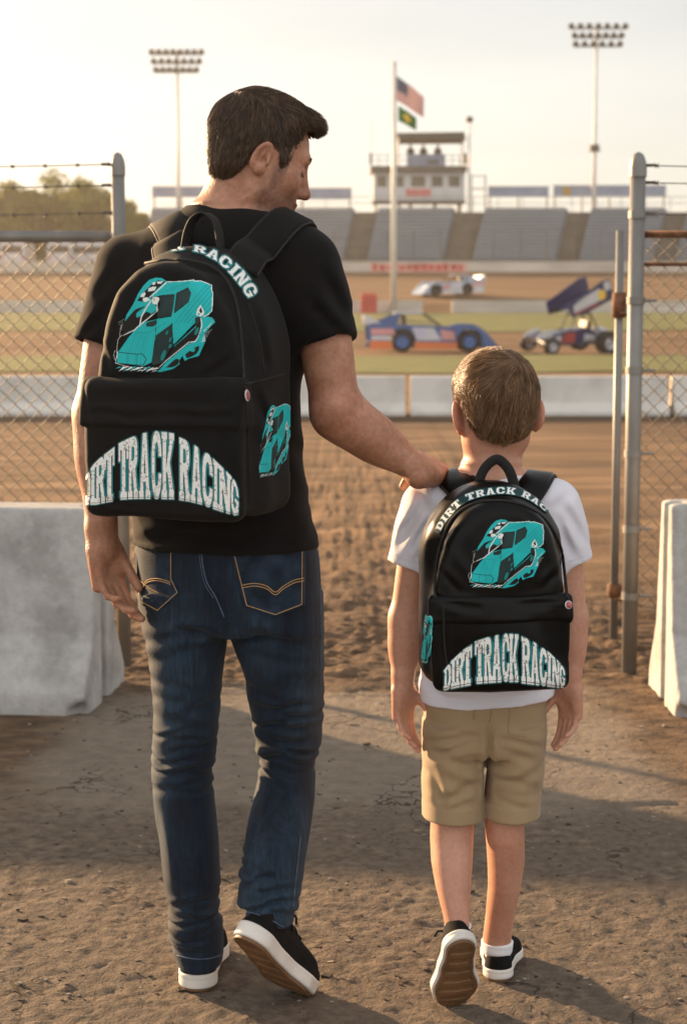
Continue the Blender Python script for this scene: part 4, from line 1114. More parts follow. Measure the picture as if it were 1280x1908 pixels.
    for i in range(7): x = 150 + i * 4; A.line([(190 - i * 8, 610 + i * 27), (140 + i * 3 - 10, 645 + i * 26)], 7, WHT)
    for i in range(11):
        x = 110 + i * 40; y0 = 1118 + .02 * (x - 90) + rs.randint(-8, 8); ln = rs.randint(60, 120)
        A.fill([(x + 30, y0), (x + 62, y0 + 10), (x + 40 - ln, y0 + 34 + rs.randint(0, 22))], WHT if i % 4 else TEAL)
        A.fill([(x + 58, y0 + 26), (x + 84, y0 + 32), (x + 58 - ln * .8, y0 + 56 + rs.randint(0, 14))], TEAL if i % 3 == 1 else WHT)
    for i in range(6): A.line([(1070 - i * 8, 760 + i * 18), (1140 - i * 14, 720 + i * 24)], 7, WHT)
    for i in range(5): A.line([(1030 + i * 22, 760 - i * 20), (1120 + i * 12, 680 - i * 20)], 6, WHT if i % 2 else TEAL)
    return A

M_print = mat('print_ink', (.95, .95, .95), (1, 1, 1), rough=.55, nscale=90, attr=True, spec=.3)
def decal(name, A, f, to_px, d0, parent, lift=.0017, coarse=7):
    """lay painted art on the surface f ; to_px maps art coordinates to photo pixels"""
    ny, nx = A.X.shape; ci = np.unique(np.r_[np.arange(0, nx, coarse), nx - 1]); cj = np.unique(np.r_[np.arange(0, ny, coarse), ny - 1])
    cx, cy = np.meshgrid(A.x[ci], A.y[cj]); q = to_px(cx.ravel(), cy.ravel())
    pts = on_surface(f, np.stack(q, 1), d0, lift).reshape(len(cj), len(ci), 3)
    ii = np.arange(nx); jj = np.arange(ny)
    tmp = np.stack([np.stack([np.interp(ii, ci, pts[j, :, k]) for j in range(len(cj))]) for k in range(3)], -1)
    miss = (np.abs(f(pts.reshape(-1, 3))) > .006).reshape(len(cj), len(ci))
    a = np.searchsorted(cj, jj, 'right') - 1; a = np.clip(a, 0, len(cj) - 2); t = ((jj - cj[a]) / (cj[a + 1] - cj[a]))[:, None, None]
    full = tmp[a] * (1 - t) + tmp[a + 1] * t
    V = full.reshape(-1, 3)
    b_ = np.clip(np.searchsorted(ci, ii, 'right') - 1, 0, len(ci) - 2)
    mm = miss[a][:, b_] | miss[a + 1][:, b_] | miss[a][:, b_ + 1] | miss[a + 1][:, b_ + 1]   # beyond the edge of the bag
    al = A.a & ~mm
    face = al[:-1, :-1] & al[1:, :-1] & al[:-1, 1:] & al[1:, 1:]
    j, i = np.nonzero(face); v0 = j * nx + i
    Q = np.stack([v0, v0 + nx, v0 + nx + 1, v0 + 1], 1)
    use = np.unique(Q); mp = np.zeros(len(V), int); mp[use] = np.arange(len(use))
    return link(name, V[use], mp[Q], M_print, parent, cols=A.c.reshape(-1, 3)[use])

# ------------------------------------------------------------------ backpacks
class Bag:
    def __init__(s, px, d, yaw, w, h, D, zc, pocket_z, flap_z, proud=.028, cham=.03, corner=.03, bulge=.014):
        th = R_(yaw); s.R = np.array([[math.cos(th), -math.sin(th), 0], [math.sin(th), math.cos(th), 0], [0, 0, 1.]])   # columns: right, inward, up
        s.C = P(*px, d) + s.R[:, 1] * D / 2
        s.w, s.h, s.D = w, h, D
        def main(p):
            x, y, z = ((p - s.C) @ s.R).T
            k = np.sqrt((x / w) ** 2 + ((z - zc) / (h - zc)) ** 2); g = np.sqrt((x / w ** 2) ** 2 + ((z - zc) / (h - zc) ** 2) ** 2) + 1e-9
            e = np.where(z > zc, np.where(k > .05, k * (k - 1) / g, -w), 9.)
            c = corner; qx, qz = np.abs(x) - w + c, -z - h + c
            b = np.hypot(np.maximum(qx, 0), np.maximum(qz, 0)) + np.minimum(np.maximum(qx, qz), 0) - c
            b2 = np.where(z > zc, np.maximum(np.abs(x) - w, z - h), b)
            d2 = np.where(z > zc, np.maximum(e, -9), b)
            u = np.clip((-y + .01) / (D * .5 - .01), 0, 1); u = u * u * (3 - 2 * u)
            d2 = d2 + cham * u * (.35 + .65 * np.clip((z + .02) / (zc + .05), 0, 1)) + .004 * np.clip(u - 1, 0, 1)
            yy = np.abs(y) - D / 2 - bulge * (y < 0) * np.clip(1 - (x / w) ** 2, 0, 1) * np.clip(1 - (z / h) ** 2, 0, 1)
            r = .022; a = np.maximum(d2 + r, 0); bb = np.maximum(yy + r, 0)
            return np.hypot(a, bb) - r + np.minimum(np.maximum(d2 + r, yy + r), 0)
        ctr = s.C
        pc = (-h + pocket_z) / 2; ph = (pocket_z + h) / 2
        def pocket(p):
            x, y, z = ((p - s.C) @ s.R).T
            y = y + D / 2 + proud * .2
            qx = np.abs(x) - w * .985; qz = np.abs(z - pc) - ph; qy = np.abs(y) - proud * .8 - .010 * np.clip(1 - (x / w) ** 2, 0, 1)
            r = .018; q = np.stack([qx, qy, qz], 1) + r
            return np.sqrt((np.maximum(q, 0) ** 2).sum(1)) + np.minimum(q.max(1), 0) - r
        fz, fh = (pocket_z + flap_z) / 2, (pocket_z - flap_z) / 2
        def flap(p):
            x, y, z = ((p - s.C) @ s.R).T
            t = np.clip((pocket_z - z) / (pocket_z - flap_z), 0, 1)
            front = proud * (.45 + .75 * np.sqrt(t)) + .011 * np.clip(1 - (x / w) ** 2, 0, 1)
            y = y + D / 2
            qx = np.abs(x) - w * 1.01; qz = np.abs(z - fz) - fh; qy = np.abs(y) - front
            r = .006; q = np.stack([qx, qy, qz], 1) + r
            return np.sqrt((np.maximum(q, 0) ** 2).sum(1)) + np.minimum(q.max(1), 0) - r
        rad = math.hypot(w, h) + D
        s.main = Prim(main, ctr, rad); s.pocket = Prim(pocket, ctr, rad); s.flap = Prim(flap, ctr, rad)
    def f(s, p): return np.minimum(s.main.fn(p), np.minimum(s.pocket.fn(p), s.flap.fn(p))) + ruck(1.0)(p, 0)
    def fm(s, p): return s.main.fn(p) + ruck(1.0)(p, 0)
    def bounds(s):
        e = s.w + s.D + .06; return s.C - [e, e, s.h + .04], s.C + [e, e, s.h + .04]

M_bag = mat('bag_fabric', (.0030, .0030, .0033), (.0048, .0048, .0050), rough=.75, nscale=24, bump=.35, bscale=380, bdist=.0008, spec=.18, weave=380, sheen=.03)
M_bagb = mat('bag_coated_fabric', (.0016, .0016, .0018), (.0026, .0026, .0028), rough=.32, nscale=24, bump=.12, bscale=200, bdist=.0008, spec=.16)
M_web = mat('webbing', (.004, .0038, .0036), (.007, .0065, .006), rough=.75, nscale=120, bump=.4, bscale=500, bdist=.0008)
M_charm = mat('charm_enamel', (1, 1, 1), (1, 1, 1), rough=.3, attr=True)

def charm(parent, f, px, d0, r):
    p = on_surface(f, [px], d0, .004)[0]; n = grad(f, p[None])[0]; up = np.array([0, 0, 1.]); a = np.cross(up, n); a /= np.linalg.norm(a); b = np.cross(n, a)
    V = []; cols = []; N = 28; K = 7; rs = np.random.RandomState(1)
    for i in range(K + 1):
        for k in range(N):
            th = 2 * math.pi * k / N; q = p + (a * math.cos(th) + b * math.sin(th)) * r * i / K + n * .003 * math.sqrt(max(0, 1 - (i / K) ** 2)); V.append(q)
            if i >= K - 1: c = (.5, .48, .47)
            else: c = [(.50, .07, .09), (.012, .01, .01), (.55, .28, .28), (.35, .05, .06)][rs.choice(4, p=[.42, .22, .16, .2])]
            cols.append(c)
    Q = np.array([(i * N + k, i * N + (k + 1) % N, (i + 1) * N + (k + 1) % N, (i + 1) * N + k) for i in range(K) for k in range(N)])
    o = link('zip_charm', V, Q, M_charm, parent, cols=np.array(cols))
    mb = MB(); mb.tube([p + b * r, p + b * r * 1.5 - n * .002, p + b * r * 1.9 - n * .006], .0013, 5); mb.build('pull_ring', M_web, o, smooth=True)
    return o

BAG_FOLDS = crease_set([(300, 480, 430, 520, 3.2, .003, .006), (180, 560, 240, 505, 3.2, .003, .006), (172, 640, 200, 700, 3.2, .003, .007), (160, 775, 300, 768, 3.2, .003, .007), (300, 772, 450, 764, 3.2, .003, .006), (380, 700, 452, 660, 3.2, .003, .007), (180, 705, 320, 698, 3.2, .003, .006),
    (468, 720, 520, 830, 3.2, .004, .008), (470, 570, 500, 690, 3.2, .004, .008), (170, 935, 300, 948, 3.2, .003, .007), (420, 800, 452, 900, 3.2, .003, .008),
    (810, 1120, 900, 1132, 3.26, .002, .006), (960, 1130, 1050, 1122, 3.26, .002, .006), (815, 1060, 850, 1105, 3.26, .002, .006), (1015, 1105, 1052, 1060, 3.26, .002, .006), (820, 1150, 830, 1260, 3.26, .002, .006)])
def ruck(d):
    return lambda p, dd: BAG_FOLDS(p) * d - (.0045 * folds(p, 71, 7, 9, .9) + .003 * fbm(p * 12, 3, 4)) * d

def strap_mesh(pts, width, thick, f):
    pts = catmull(pts, 8); n = grad(f, pts); d = f(pts)
    onb = d < thick * 3
    pts = pts + n * np.where(d < thick * 4, thick * .5 + .0015 - d, 0)[:, None]
    for _ in range(3): pts[1:-1] = (pts[:-2] + 2 * pts[1:-1] + pts[2:]) / 4
    t = np.gradient(pts, axis=0); sd = np.cross(t, n); sd /= np.linalg.norm(sd, axis=1, keepdims=True)
    for i in range(1, len(sd)):
        if sd[i] @ sd[i - 1] < 0: sd[i] *= -1
    for _ in range(4): sd[1:-1] = (sd[:-2] + 2 * sd[1:-1] + sd[2:]) / 4
    return pts, sd

def build_bag(bag, label, fs, mfab, straps, handle, piping, creases, charm_px, d0, charm_r):
    root = empty('backpack', bag.C - np.array([0, 0, bag.h])); tag(root, label, 'backpack')
    lo, hi = bag.bounds()
    V, Q = surf([('u', bag.main, 0)], .0034, disp=ruck(1.0), lo=lo, hi=hi); main = link('main_compartment', smooth_mesh(V, Q, 2), Q, mfab, root)
    V, Q = surf([('u', bag.pocket, 0)], .0032, disp=ruck(1.0), lo=lo, hi=hi); pk = link('front_pocket', smooth_mesh(V, Q, 2), Q, mfab, root)
    V, Q = surf([('u', bag.flap, 0)], .003, disp=ruck(1.0), lo=lo, hi=hi); link('flap', smooth_mesh(V, Q, 1), Q, mfab, pk)
    on_bag = lambda q: q[np.abs(bag.f(q)) < .006]
    for pix in piping:
        mb = MB(); mb.tube(on_bag(on_surface(bag.f, catmull(pix, 10), d0, .0005)), .0030, 7); mb.build('piping', M_web, root, smooth=True)
    for pix in creases:
        mb = MB(); mb.tube(on_bag(on_surface(bag.f, catmull(pix, 10), d0, .0002)), .0016, 5); mb.build('seam', M_web, root, smooth=True)
    for pts, side, wd, th in straps:
        sp, sd = strap_mesh(pts, wd, th, fs)
        v, fc = ribbon(sp, sd, wd, th, 1); st = link('shoulder_strap', v, fc, mfab, root)
        mb = MB()
        for e in (-1, 1): mb.tube(sp + sd * e * (wd / 2 - .0045), .0022, 6); mb.tube(sp + sd * e * wd / 2, .003, 6)
        mb.build('strap_edge', M_web, st, smooth=True)
    v, fc = ribbon(*handle, 9); link('grab_handle', v, fc, M_web, root)
    charm(root, bag.f, charm_px, d0, charm_r)
    return root, pk

def build_bags():
    # ---- man's bag
    d0 = 3.2
    b1 = Bag((308, 712), d0, -23, .158, .243, .20, .055, .005, -.078, proud=.026)
    S = lambda px, py, d: P(px, py, d)
    straps = [([S(318, 480, 3.33), S(312, 440, 3.375), S(308, 410, 3.42), S(306, 399, 3.47), S(304, 405, 3.54), S(300, 440, 3.62), S(296, 520, 3.66)], (1, -.25, .0), .068, .012),
              ([S(448, 505, 3.28), S(468, 470, 3.325), S(500, 437, 3.37), S(530, 417, 3.42), S(552, 414, 3.47), S(566, 424, 3.53), S(570, 470, 3.58), S(568, 540, 3.61)], (.75, -.25, .66), .066, .012)]
    hd = ([S(344, 470, 3.335), S(350, 434, 3.335), S(362, 408, 3.335), S(382, 398, 3.335), S(400, 410, 3.33), S(409, 436, 3.33), S(412, 470, 3.325)],
          [(.35, 1, .0)] * 7, .036, .004)
    pip = [[(166, 700), (170, 640), (182, 580), (205, 532), (245, 500), (300, 486), (350, 486), (395, 498), (425, 527), (442, 575), (450, 640), (454, 706)]]
    cr = [[(459, 745), (463, 830), (467, 940)], [(463, 566), (484, 632), (493, 700)], [(455, 716), (490, 708), (530, 697)]]
    bag, pk = build_bag(b1, 'large black backpack worn by the man with teal race car print', f_shirt, M_bag, straps, hd, pip, cr, (457, 737), d0, .0105)
    art = race_art(4.0)
    decal('car_print', art, b1.f, lambda x, y: (200 + x / 5.818, 490 + y / 5.818), d0, bag)
    def side(x, y):
        u = (x - 75) / 1100; v = (y - 155) / 1045
        return 480 + 62 * u, 762 + 134 * v - 18 * u + 14 * (1 - v) * 0
    art2 = race_art(7.0)
    decal('side_car_print', art2, b1.f, side, d0, bag)
    L = [('D', 80, 124), ('I', 118, 162), ('R', 160, 228), ('T', 222, 300), ('T', 330, 404), ('R', 400, 474), ('A', 482, 566), ('C', 576, 650), ('K', 650, 742), ('R', 780, 860), ('A', 866, 950), ('C', 952, 1032), ('I', 1030, 1072), ('N', 1072, 1164), ('G', 1162, 1216)]
    top = [(80, 440), (140, 345), (200, 285), (300, 210), (330, 185), (400, 150), (480, 115), (560, 98), (610, 92), (680, 100), (748, 112), (772, 135), (860, 172), (950, 238), (1000, 265), (1070, 335), (1130, 395), (1180, 450), (1216, 520)]
    bot = [(80, 628), (160, 628), (300, 600), (330, 590), (480, 585), (620, 585), (750, 588), (860, 605), (950, 628), (1030, 658), (1130, 690), (1216, 712)]
    A = text_arch(L, top, bot, 1.7, 2.6, 2.6)
    decal('lettering', A, b1.f, lambda x, y: (140 + x / 4, 780 + y / 4), d0, pk)
    pth = [(455, 242), (500, 236), (555, 238), (605, 250), (655, 274), (700, 307), (740, 347), (775, 392), (805, 440)]
    A = text_path('K RACING', pth, [14, 18, 24, 32, 42, 48, 52, 54, 54], 1.6, r1=2, r2=2.4, fill=.9)
    decal('arched_lettering', A, b1.fm, lambda x, y: (120 + x / 2.2857, 360 + y / 2.2857), d0, bag)
    # ---- boy's bag
    d1 = 3.26
    b2 = Bag((933, 1098), d1, 6, .131, .189, .145, .045, -.012, -.060, proud=.009, cham=.026, corner=.036, bulge=.012)
    straps = [([S(890, 935, 3.39), S(868, 908, 3.415), S(850, 890, 3.44), S(838, 879, 3.475), S(832, 880, 3.52), S(830, 900, 3.57), S(830, 960, 3.60)], (.78, .1, -.62), .062, .012),
              ([S(972, 935, 3.37), S(985, 908, 3.40), S(996, 892, 3.435), S(1003, 881, 3.475), S(1007, 883, 3.52), S(1008, 900, 3.57), S(1008, 960, 3.60)], (.8, -.05, .6), .058, .012)]
    hd = ([S(888, 925, 3.385), S(893, 895, 3.385), S(904, 871, 3.385), S(925, 856, 3.385), S(944, 870, 3.385), S(955, 895, 3.385), S(961, 925, 3.385)],
          [(.8, .35, .35), (.9, .35, .2), (.75, .35, .6), (0, .35, 1), (-.75, .35, .6), (-.9, .35, .2), (-.8, .35, .35)], .021, .004)
    hd = (hd[0], [(1, .2, 0), (1, .2, .1), (.75, .2, -.65), (0, .2, -1), (-.75, .2, -.65), (-1, .2, .1), (-1, .2, 0)], .020, .004)
    pip = [[(810, 1115), (812, 1060), (822, 1010), (842, 968), (875, 942), (925, 933), (975, 942), (1015, 968), (1040, 1010), (1052, 1060), (1056, 1115)]]
    cr = [[(826, 1125), (828, 1200), (836, 1262)]]
    bag, pk = build_bag(b2, 'smaller glossy black backpack worn by the boy with teal race car print', f_bshirt, M_bagb, straps, hd, pip, cr, (1057, 1127), d1, .0080)
    decal('car_print', art, b2.f, lambda x, y: (872 + (x - 75) * 144 / 1100, 967 + (y - 155) * 131 / 1045), d1, bag)
    decal('side_car_print', art2, b2.f, lambda x, y: (786 + (x - 75) * 21 / 1100, 1144 + (y - 155) * 94 / 1045), d1, bag)
    L = [('D', 386, 428), ('I', 424, 456), ('R', 452, 500), ('T', 494, 546), ('T', 562, 614), ('R', 612, 658), ('A', 658, 712), ('C', 716, 758), ('K', 756, 808), ('R', 826, 876), ('A', 876, 926), ('C', 928, 972), ('I', 970, 996), ('N', 996, 1044), ('G', 1042, 1070)]
    top = [(386, 575), (430, 520), (500, 455), (546, 425), (562, 412), (640, 385), (735, 366), (808, 372), (826, 382), (880, 405), (930, 438), (980, 472), (1030, 520), (1070, 570)]
    bot = [(386, 676), (460, 660), (546, 645), (562, 640), (735, 628), (808, 630), (826, 636), (930, 648), (1000, 656), (1070, 665)]
    A = text_arch(L, top, bot, 1.6, 2.0, 2.0)
    decal('lettering', A, b2.f, lambda x, y: (700 + x / 3.048, 1060 + y / 3.048), d1, pk)
    pth = [(165, 725), (200, 655), (250, 590), (320, 510), (400, 455), (480, 425), (560, 405), (640, 393), (720, 388), (800, 395), (880, 415), (960, 455), (1040, 515), (1085, 560)]
    A = text_path('DIRT TRACK RAC', pth, [44, 50, 54, 56, 56, 56, 56, 56, 56, 56, 54, 48, 38, 26], 2.2, band=.66, r1=1.5, r2=2)
    decal('arched_lettering', A, b2.fm, lambda x, y: (780 + x / 4.5714, 830 + y / 4.5714), d1, bag)
build_bags()
# ------------------------------------------------------------------ terrain
def zk(py, d): return P(640, py, d)[2]
PROF = [(-500, 0), (66, 0), (72, zk(622, 72)), (95, zk(584, 95)), (98, zk(583, 98)), (100, zk(566, 100)), (126, zk(512, 126)), (128, zk(500, 128)), (150, zk(500, 128) + .5), (900, zk(500, 128) + 4)]
PX, PZ = np.array(PROF).T
def zprof(y): return np.interp(y, PX, PZ)

def near_disp(x, y):
    """relief of the trodden ground near the camera (m)"""
    q = np.stack([x, y, x * 0], -1)
    fine = 1.0 / (1 + np.exp((y - 5.0) * 3)) 
    slab = 1 / (1 + np.exp(-(y - 4.95 - .1 * np.sin(x * 3)) * 18)) * (1 / (1 + np.exp((y - 6.35) * 9)))
    crust = np.abs(fbm(q * np.array([34, 26, 1]), 4, 11)) * .020 + fbm(q * 9, 3, 12) * .010 + fbm(q * 2.2, 2, 13) * .018
    soft = fbm(q * np.array([7, 9, 1]), 4, 15) * .055 + np.abs(fbm(q * np.array([3, 11, 1]), 4, 16)) * .06 + np.abs(fbm(q * 15, 3, 17)) * .05
    z = crust * (1 - .72 * slab)
    far = 1 / (1 + np.exp(-(y - 6.6) * 4))
    z = z * (1 - far) + (soft) * far * np.clip(1.0 - (y - 12) / 14, .25, 1)
    yc = 4.93 + .10 * fbm(np.stack([x * 1.3, x * 0, x * 0], -1), 4, 41) + .02 * np.sin(x * 5)
    z = z - .016 * np.exp(-((y - yc) / .014) ** 2) * (np.abs(x) < .95)
    return z * np.clip(1.2 - np.abs(x) / 14, 0, 1) * np.clip((26 - y) / 4, 0, 1) - .006

def build_ground():
    xs = np.r_[-np.geomspace(260, 1.25, 44)[:-1], np.arange(-1.25, 1.2501, .0125), np.geomspace(1.25, 260, 44)[1:]]
    ys = np.r_[-50, -20, -6, 0, 2, 3.0, np.arange(3.3, 7.4, .0125), 7.4 + np.cumsum(np.geomspace(.014, .35, 90)), np.arange(23.2, 66, 2.2), np.arange(66, 130, 1.0), np.geomspace(131, 420, 16)]
    ys = np.unique(np.round(ys, 4))
    X, Y = np.meshgrid(xs, ys); Zz = zprof(Y) + near_disp(X, Y)
    n = len(xs); m = len(ys); i = np.arange(m - 1)[:, None] * n + np.arange(n - 1)[None]
    i = i.ravel(); Q = np.stack([i, i + 1, i + n + 1, i + n], 1)
    M = bpy.data.materials.new('dirt'); M.use_nodes = True; t = M.node_tree; b = t.nodes['Principled BSDF']; b.inputs['Roughness'].default_value = .95; b.inputs['Specular IOR Level'].default_value = .25
    N = lambda k: t.nodes.new(k)
    tc = N('ShaderNodeTexCoord'); sx = N('ShaderNodeSeparateXYZ'); t.links.new(tc.outputs['Object'], sx.inputs[0])
    def noise(scale, det, st=(1, 1, 1), rough=.55):
        mp = N('ShaderNodeMapping'); mp.inputs['Scale'].default_value = st; t.links.new(tc.outputs['Object'], mp.inputs[0])
        q = N('ShaderNodeTexNoise'); q.inputs['Scale'].default_value = scale; q.inputs['Detail'].default_value = det; q.inputs['Roughness'].default_value = rough; t.links.new(mp.outputs[0], q.inputs['Vector']); return q.outputs['Fac']
    def ramp(f, stops):
        r = N('ShaderNodeValToRGB'); e = r.color_ramp.elements
        while len(e) < len(stops): e.new(.5)
        for k, (p_, c_) in zip(e, stops): k.position = p_; k.color = (*c_, 1)
        t.links.new(f, r.inputs[0]); return r.outputs[0]
    def mix(f, a, c, mode='MIX'):
        q = N('ShaderNodeMixRGB'); q.blend_type = mode
        for s_, v in ((0, f), (1, a), (2, c)):
            if isinstance(v, (int, float)): q.inputs[s_].default_value = v
            elif isinstance(v, tuple): q.inputs[s_].default_value = (*v, 1)
            else: t.links.new(v, q.inputs[s_])
        return q.outputs[0]
    def math_(op, a, c=None):
        q = N('ShaderNodeMath'); q.operation = op
        for s_, v in ((0, a), (1, c)):
            if v is None: continue
            if isinstance(v, (int, float)): q.inputs[s_].default_value = v
            else: t.links.new(v, q.inputs[s_])
        return q.outputs[0]
    def smooth(v, a, c):
        q = N('ShaderNodeMapRange'); q.interpolation_type = 'SMOOTHSTEP'; q.inputs[1].default_value = a; q.inputs[2].default_value = c; t.links.new(v, q.inputs[0]); return q.outputs[0]
    # crusty near soil
    near = ramp(noise(26, 8), [(.30, (.078, .059, .045)), (.52, (.155, .118, .087)), (.72, (.235, .180, .133))])
    near = mix(smooth(noise(3.0, 4), .40, .62), near, ramp(noise(40, 6), [(.3, (.095, .073, .054)), (.7, (.19, .146, .108))]))
    # pits and pebbles
    vor = N('ShaderNodeTexVoronoi'); vor.inputs['Scale'].default_value = 75; t.links.new(tc.outputs['Object'], vor.inputs['Vector'])
    pits = math_('MULTIPLY', smooth(vor.outputs['Distance'], .22, .10), smooth(noise(11, 2), .56, .64))
    near = mix(pits, near, (.022, .014, .010))
    slabc = ramp(noise(14, 7), [(.3, (.185, .148, .112)), (.7, (.285, .232, .178))])
    yy = math_('ADD', sx.outputs['Y'], math_('MULTIPLY', math_('SUBTRACT', noise(2.4, 4), .5), .7))
    near = mix(math_('MULTIPLY', smooth(yy, 4.7, 5.0), .75), near, slabc)
    vc = N('ShaderNodeTexVoronoi'); vc.feature = 'DISTANCE_TO_EDGE'; vc.inputs['Scale'].default_value = 1.7
    wp = N('ShaderNodeVectorMath'); wp.operation = 'ADD'; nzv = N('ShaderNodeTexNoise'); nzv.inputs['Scale'].default_value = 5; nzv.inputs['Detail'].default_value = 6
    t.links.new(tc.outputs['Object'], nzv.inputs['Vector']); sc3 = N('ShaderNodeVectorMath'); sc3.operation = 'SCALE'; sc3.inputs['Scale'].default_value = .45; t.links.new(nzv.outputs['Color'], sc3.inputs[0])
    t.links.new(tc.outputs['Object'], wp.inputs[0]); t.links.new(sc3.outputs[0], wp.inputs[1]); t.links.new(wp.outputs[0], vc.inputs['Vector'])
    crk = math_('MULTIPLY', smooth(vc.outputs['Distance'], .011, .003), smooth(noise(1.6, 3), .46, .56))
    near = mix(math_('MULTIPLY', crk, .8), near, (.035, .024, .017))
    soil = ramp(noise(7, 8, (1, 1.6, 1)), [(.3, (.052, .032, .020)), (.5, (.125, .078, .046)), (.7, (.21, .135, .080))])
    trk = ramp(noise(1.0, 8, (.35, 2.2, 1)), [(.32, (.072, .043, .024)), (.5, (.17, .102, .055)), (.68, (.285, .175, .095))])
    xo = math_('ABSOLUTE', sx.outputs['X'])
    side = smooth(math_('ADD', xo, math_('MULTIPLY', math_('SUBTRACT', noise(2.0, 4), .5), .5)), .82, 1.05)
    near = mix(math_('MULTIPLY', side, smooth(yy, 4.4, 5.4)), near, soil)
    c = mix(smooth(yy, 6.25, 6.65), near, soil)
    c = mix(smooth(yy, 8.0, 11.0), c, trk)
    c = mix(math_('MULTIPLY', smooth(yy, 19.5, 23.0), .55), c, (.06, .034, .018))
    infield = ramp(noise(.35, 6, (.3, 1.5, 1)), [(.35, (.14, .078, .038)), (.65, (.23, .135, .068))])
    c = mix(smooth(yy, 24, 26), c, infield)
    t.links.new(c, b.inputs['Base Color'])
    bp = N('ShaderNodeBump'); bp.inputs['Strength'].default_value = .9; bp.inputs['Distance'].default_value = .012; t.links.new(noise(95, 8, rough=.65), bp.inputs['Height'])
    bp2 = N('ShaderNodeBump'); bp2.inputs['Strength'].default_value = .8; bp2.inputs['Distance'].default_value = .02; t.links.new(noise(30, 4), bp2.inputs['Height']); t.links.new(bp.outputs[0], bp2.inputs['Normal'])
    t.links.new(bp2.outputs[0], b.inputs['Normal'])
    o = link('ground', np.stack([X, Y, Zz], -1).reshape(-1, 3), Q, M); tag(o, kind='structure')
    return o

def strip(name, y0, y1, x0, x1, material, lift=.02, wob=.8, seed=0, kind='structure'):
    ys = np.linspace(y0, y1, 30); rs = np.random.RandomState(seed); V = []; n = 60; xs = np.linspace(x0, x1, n)
    for j, y in enumerate(ys):
        e = 0 if 0 < j < 29 else 1
        off = (fbm(np.stack([xs * .3, xs * 0 + seed, xs * 0], 1), 4, seed) * wob * 2) * e
        yy = y + off; V.append(np.stack([xs, yy, zprof(yy) + lift], 1))
    i = (np.arange(29)[:, None] * n + np.arange(n - 1)[None]).ravel(); Q = np.stack([i, i + 1, i + n + 1, i + n], 1)
    o = link(name, np.concatenate(V), Q, material); tag(o, kind=kind); return o

M_grass = mat('turf', (.075, .090, .016), (.165, .155, .030), rough=.9, nscale=1.6, ndet=8, bump=.6, bscale=20, bdist=.06, stretch=(.5, 1.3, 1))
M_grassd = mat('dry_turf', (.13, .115, .03), (.22, .17, .05), rough=.9, nscale=1.1, ndet=8, bump=.6, bscale=20, bdist=.06, stretch=(.5, 1.6, 1))
M_conc = mat('concrete', (.30, .292, .278), (.41, .402, .388), rough=.9, nscale=5, ndet=12, streak=(((1, 1, 1), 34, .86, 1.06), ((1, 1, .25), 7, .92, 1.05)), bump=.6, bscale=60, bdist=.006, lo=.36, hi=.52)
M_concw = mat('painted_concrete', (.43, .405, .37), (.60, .57, .525), rough=.85, nscale=1.6, ndet=8, bump=.3, bscale=16, bdist=.02, lo=.36, hi=.6)
M_wall = mat('white_wall', (.40, .36, .31), (.58, .53, .47), rough=.85, nscale=.5, ndet=6, stretch=(.5, 1, 2))
M_galv = mat('galvanised_steel', (.17, .165, .155), (.24, .23, .215), rough=.5, nscale=9, ndet=6, metallic=.35, bump=.15, bscale=70, bdist=.002, stretch=(1, 1, .5))
M_rust = mat('rusted_steel', (.10, .042, .018), (.20, .09, .042), rough=.85, nscale=30, ndet=6, bump=.5, bscale=120, bdist=.003)
M_wire = mat('fence_wire', (.075, .065, .055), (.13, .112, .095), rough=.55, nscale=20, metallic=.4)
M_alu = mat('bleacher_aluminium', (.105, .12, .142), (.14, .157, .182), rough=.55, nscale=.6, metallic=.15, stretch=(.3, 1, 1))
M_plank = mat('seat_plank', (.22, .24, .265), (.27, .29, .315), rough=.5, nscale=.8)
M_stair = mat('stair_concrete', (.12, .10, .082), (.16, .136, .11), rough=.9, nscale=.7)
M_paint = mat('booth_paint', (.46, .46, .46), (.54, .54, .54), rough=.6, nscale=.8)
M_pglass = mat('booth_glass', (.05, .042, .026), (.10, .08, .045), rough=.15, nscale=.5)
M_dark = mat('dark_roof', (.045, .038, .03), rough=.7)
M_redp = mat('red_paint', (.45, .06, .045), (.55, .10, .08), rough=.6, nscale=2)
M_bluep = mat('blue_board', (.20, .24, .34), (.28, .32, .42), rough=.6, nscale=.8)
M_pole = mat('pole_paint', (.60, .57, .52), (.70, .67, .62), rough=.5, nscale=1)
M_lamp = mat('lamp_housing', (.06, .05, .04), (.10, .085, .07), rough=.5, nscale=2)
M_leaf = mat('leaf', (.075, .10, .012), (.17, .17, .028), rough=.75, nscale=.9, transl=.35)
M_bark = mat('bark', (.06, .04, .025), rough=.9)
M_navy = mat('flag_cloth', (1, 1, 1), (1, 1, 1), rough=.8, attr=True, transl=.3)
M_cloth = mat('dark_clothing', (.02, .02, .022), rough=.9)

def rough_conc(p, d): return .003 * fbm(p * 5, 3, 81) + .004 * fbm(p * 30, 3, 82) + .02 * np.maximum(vnoise(p * 24, 83) - .86, 0) / .14 * .4

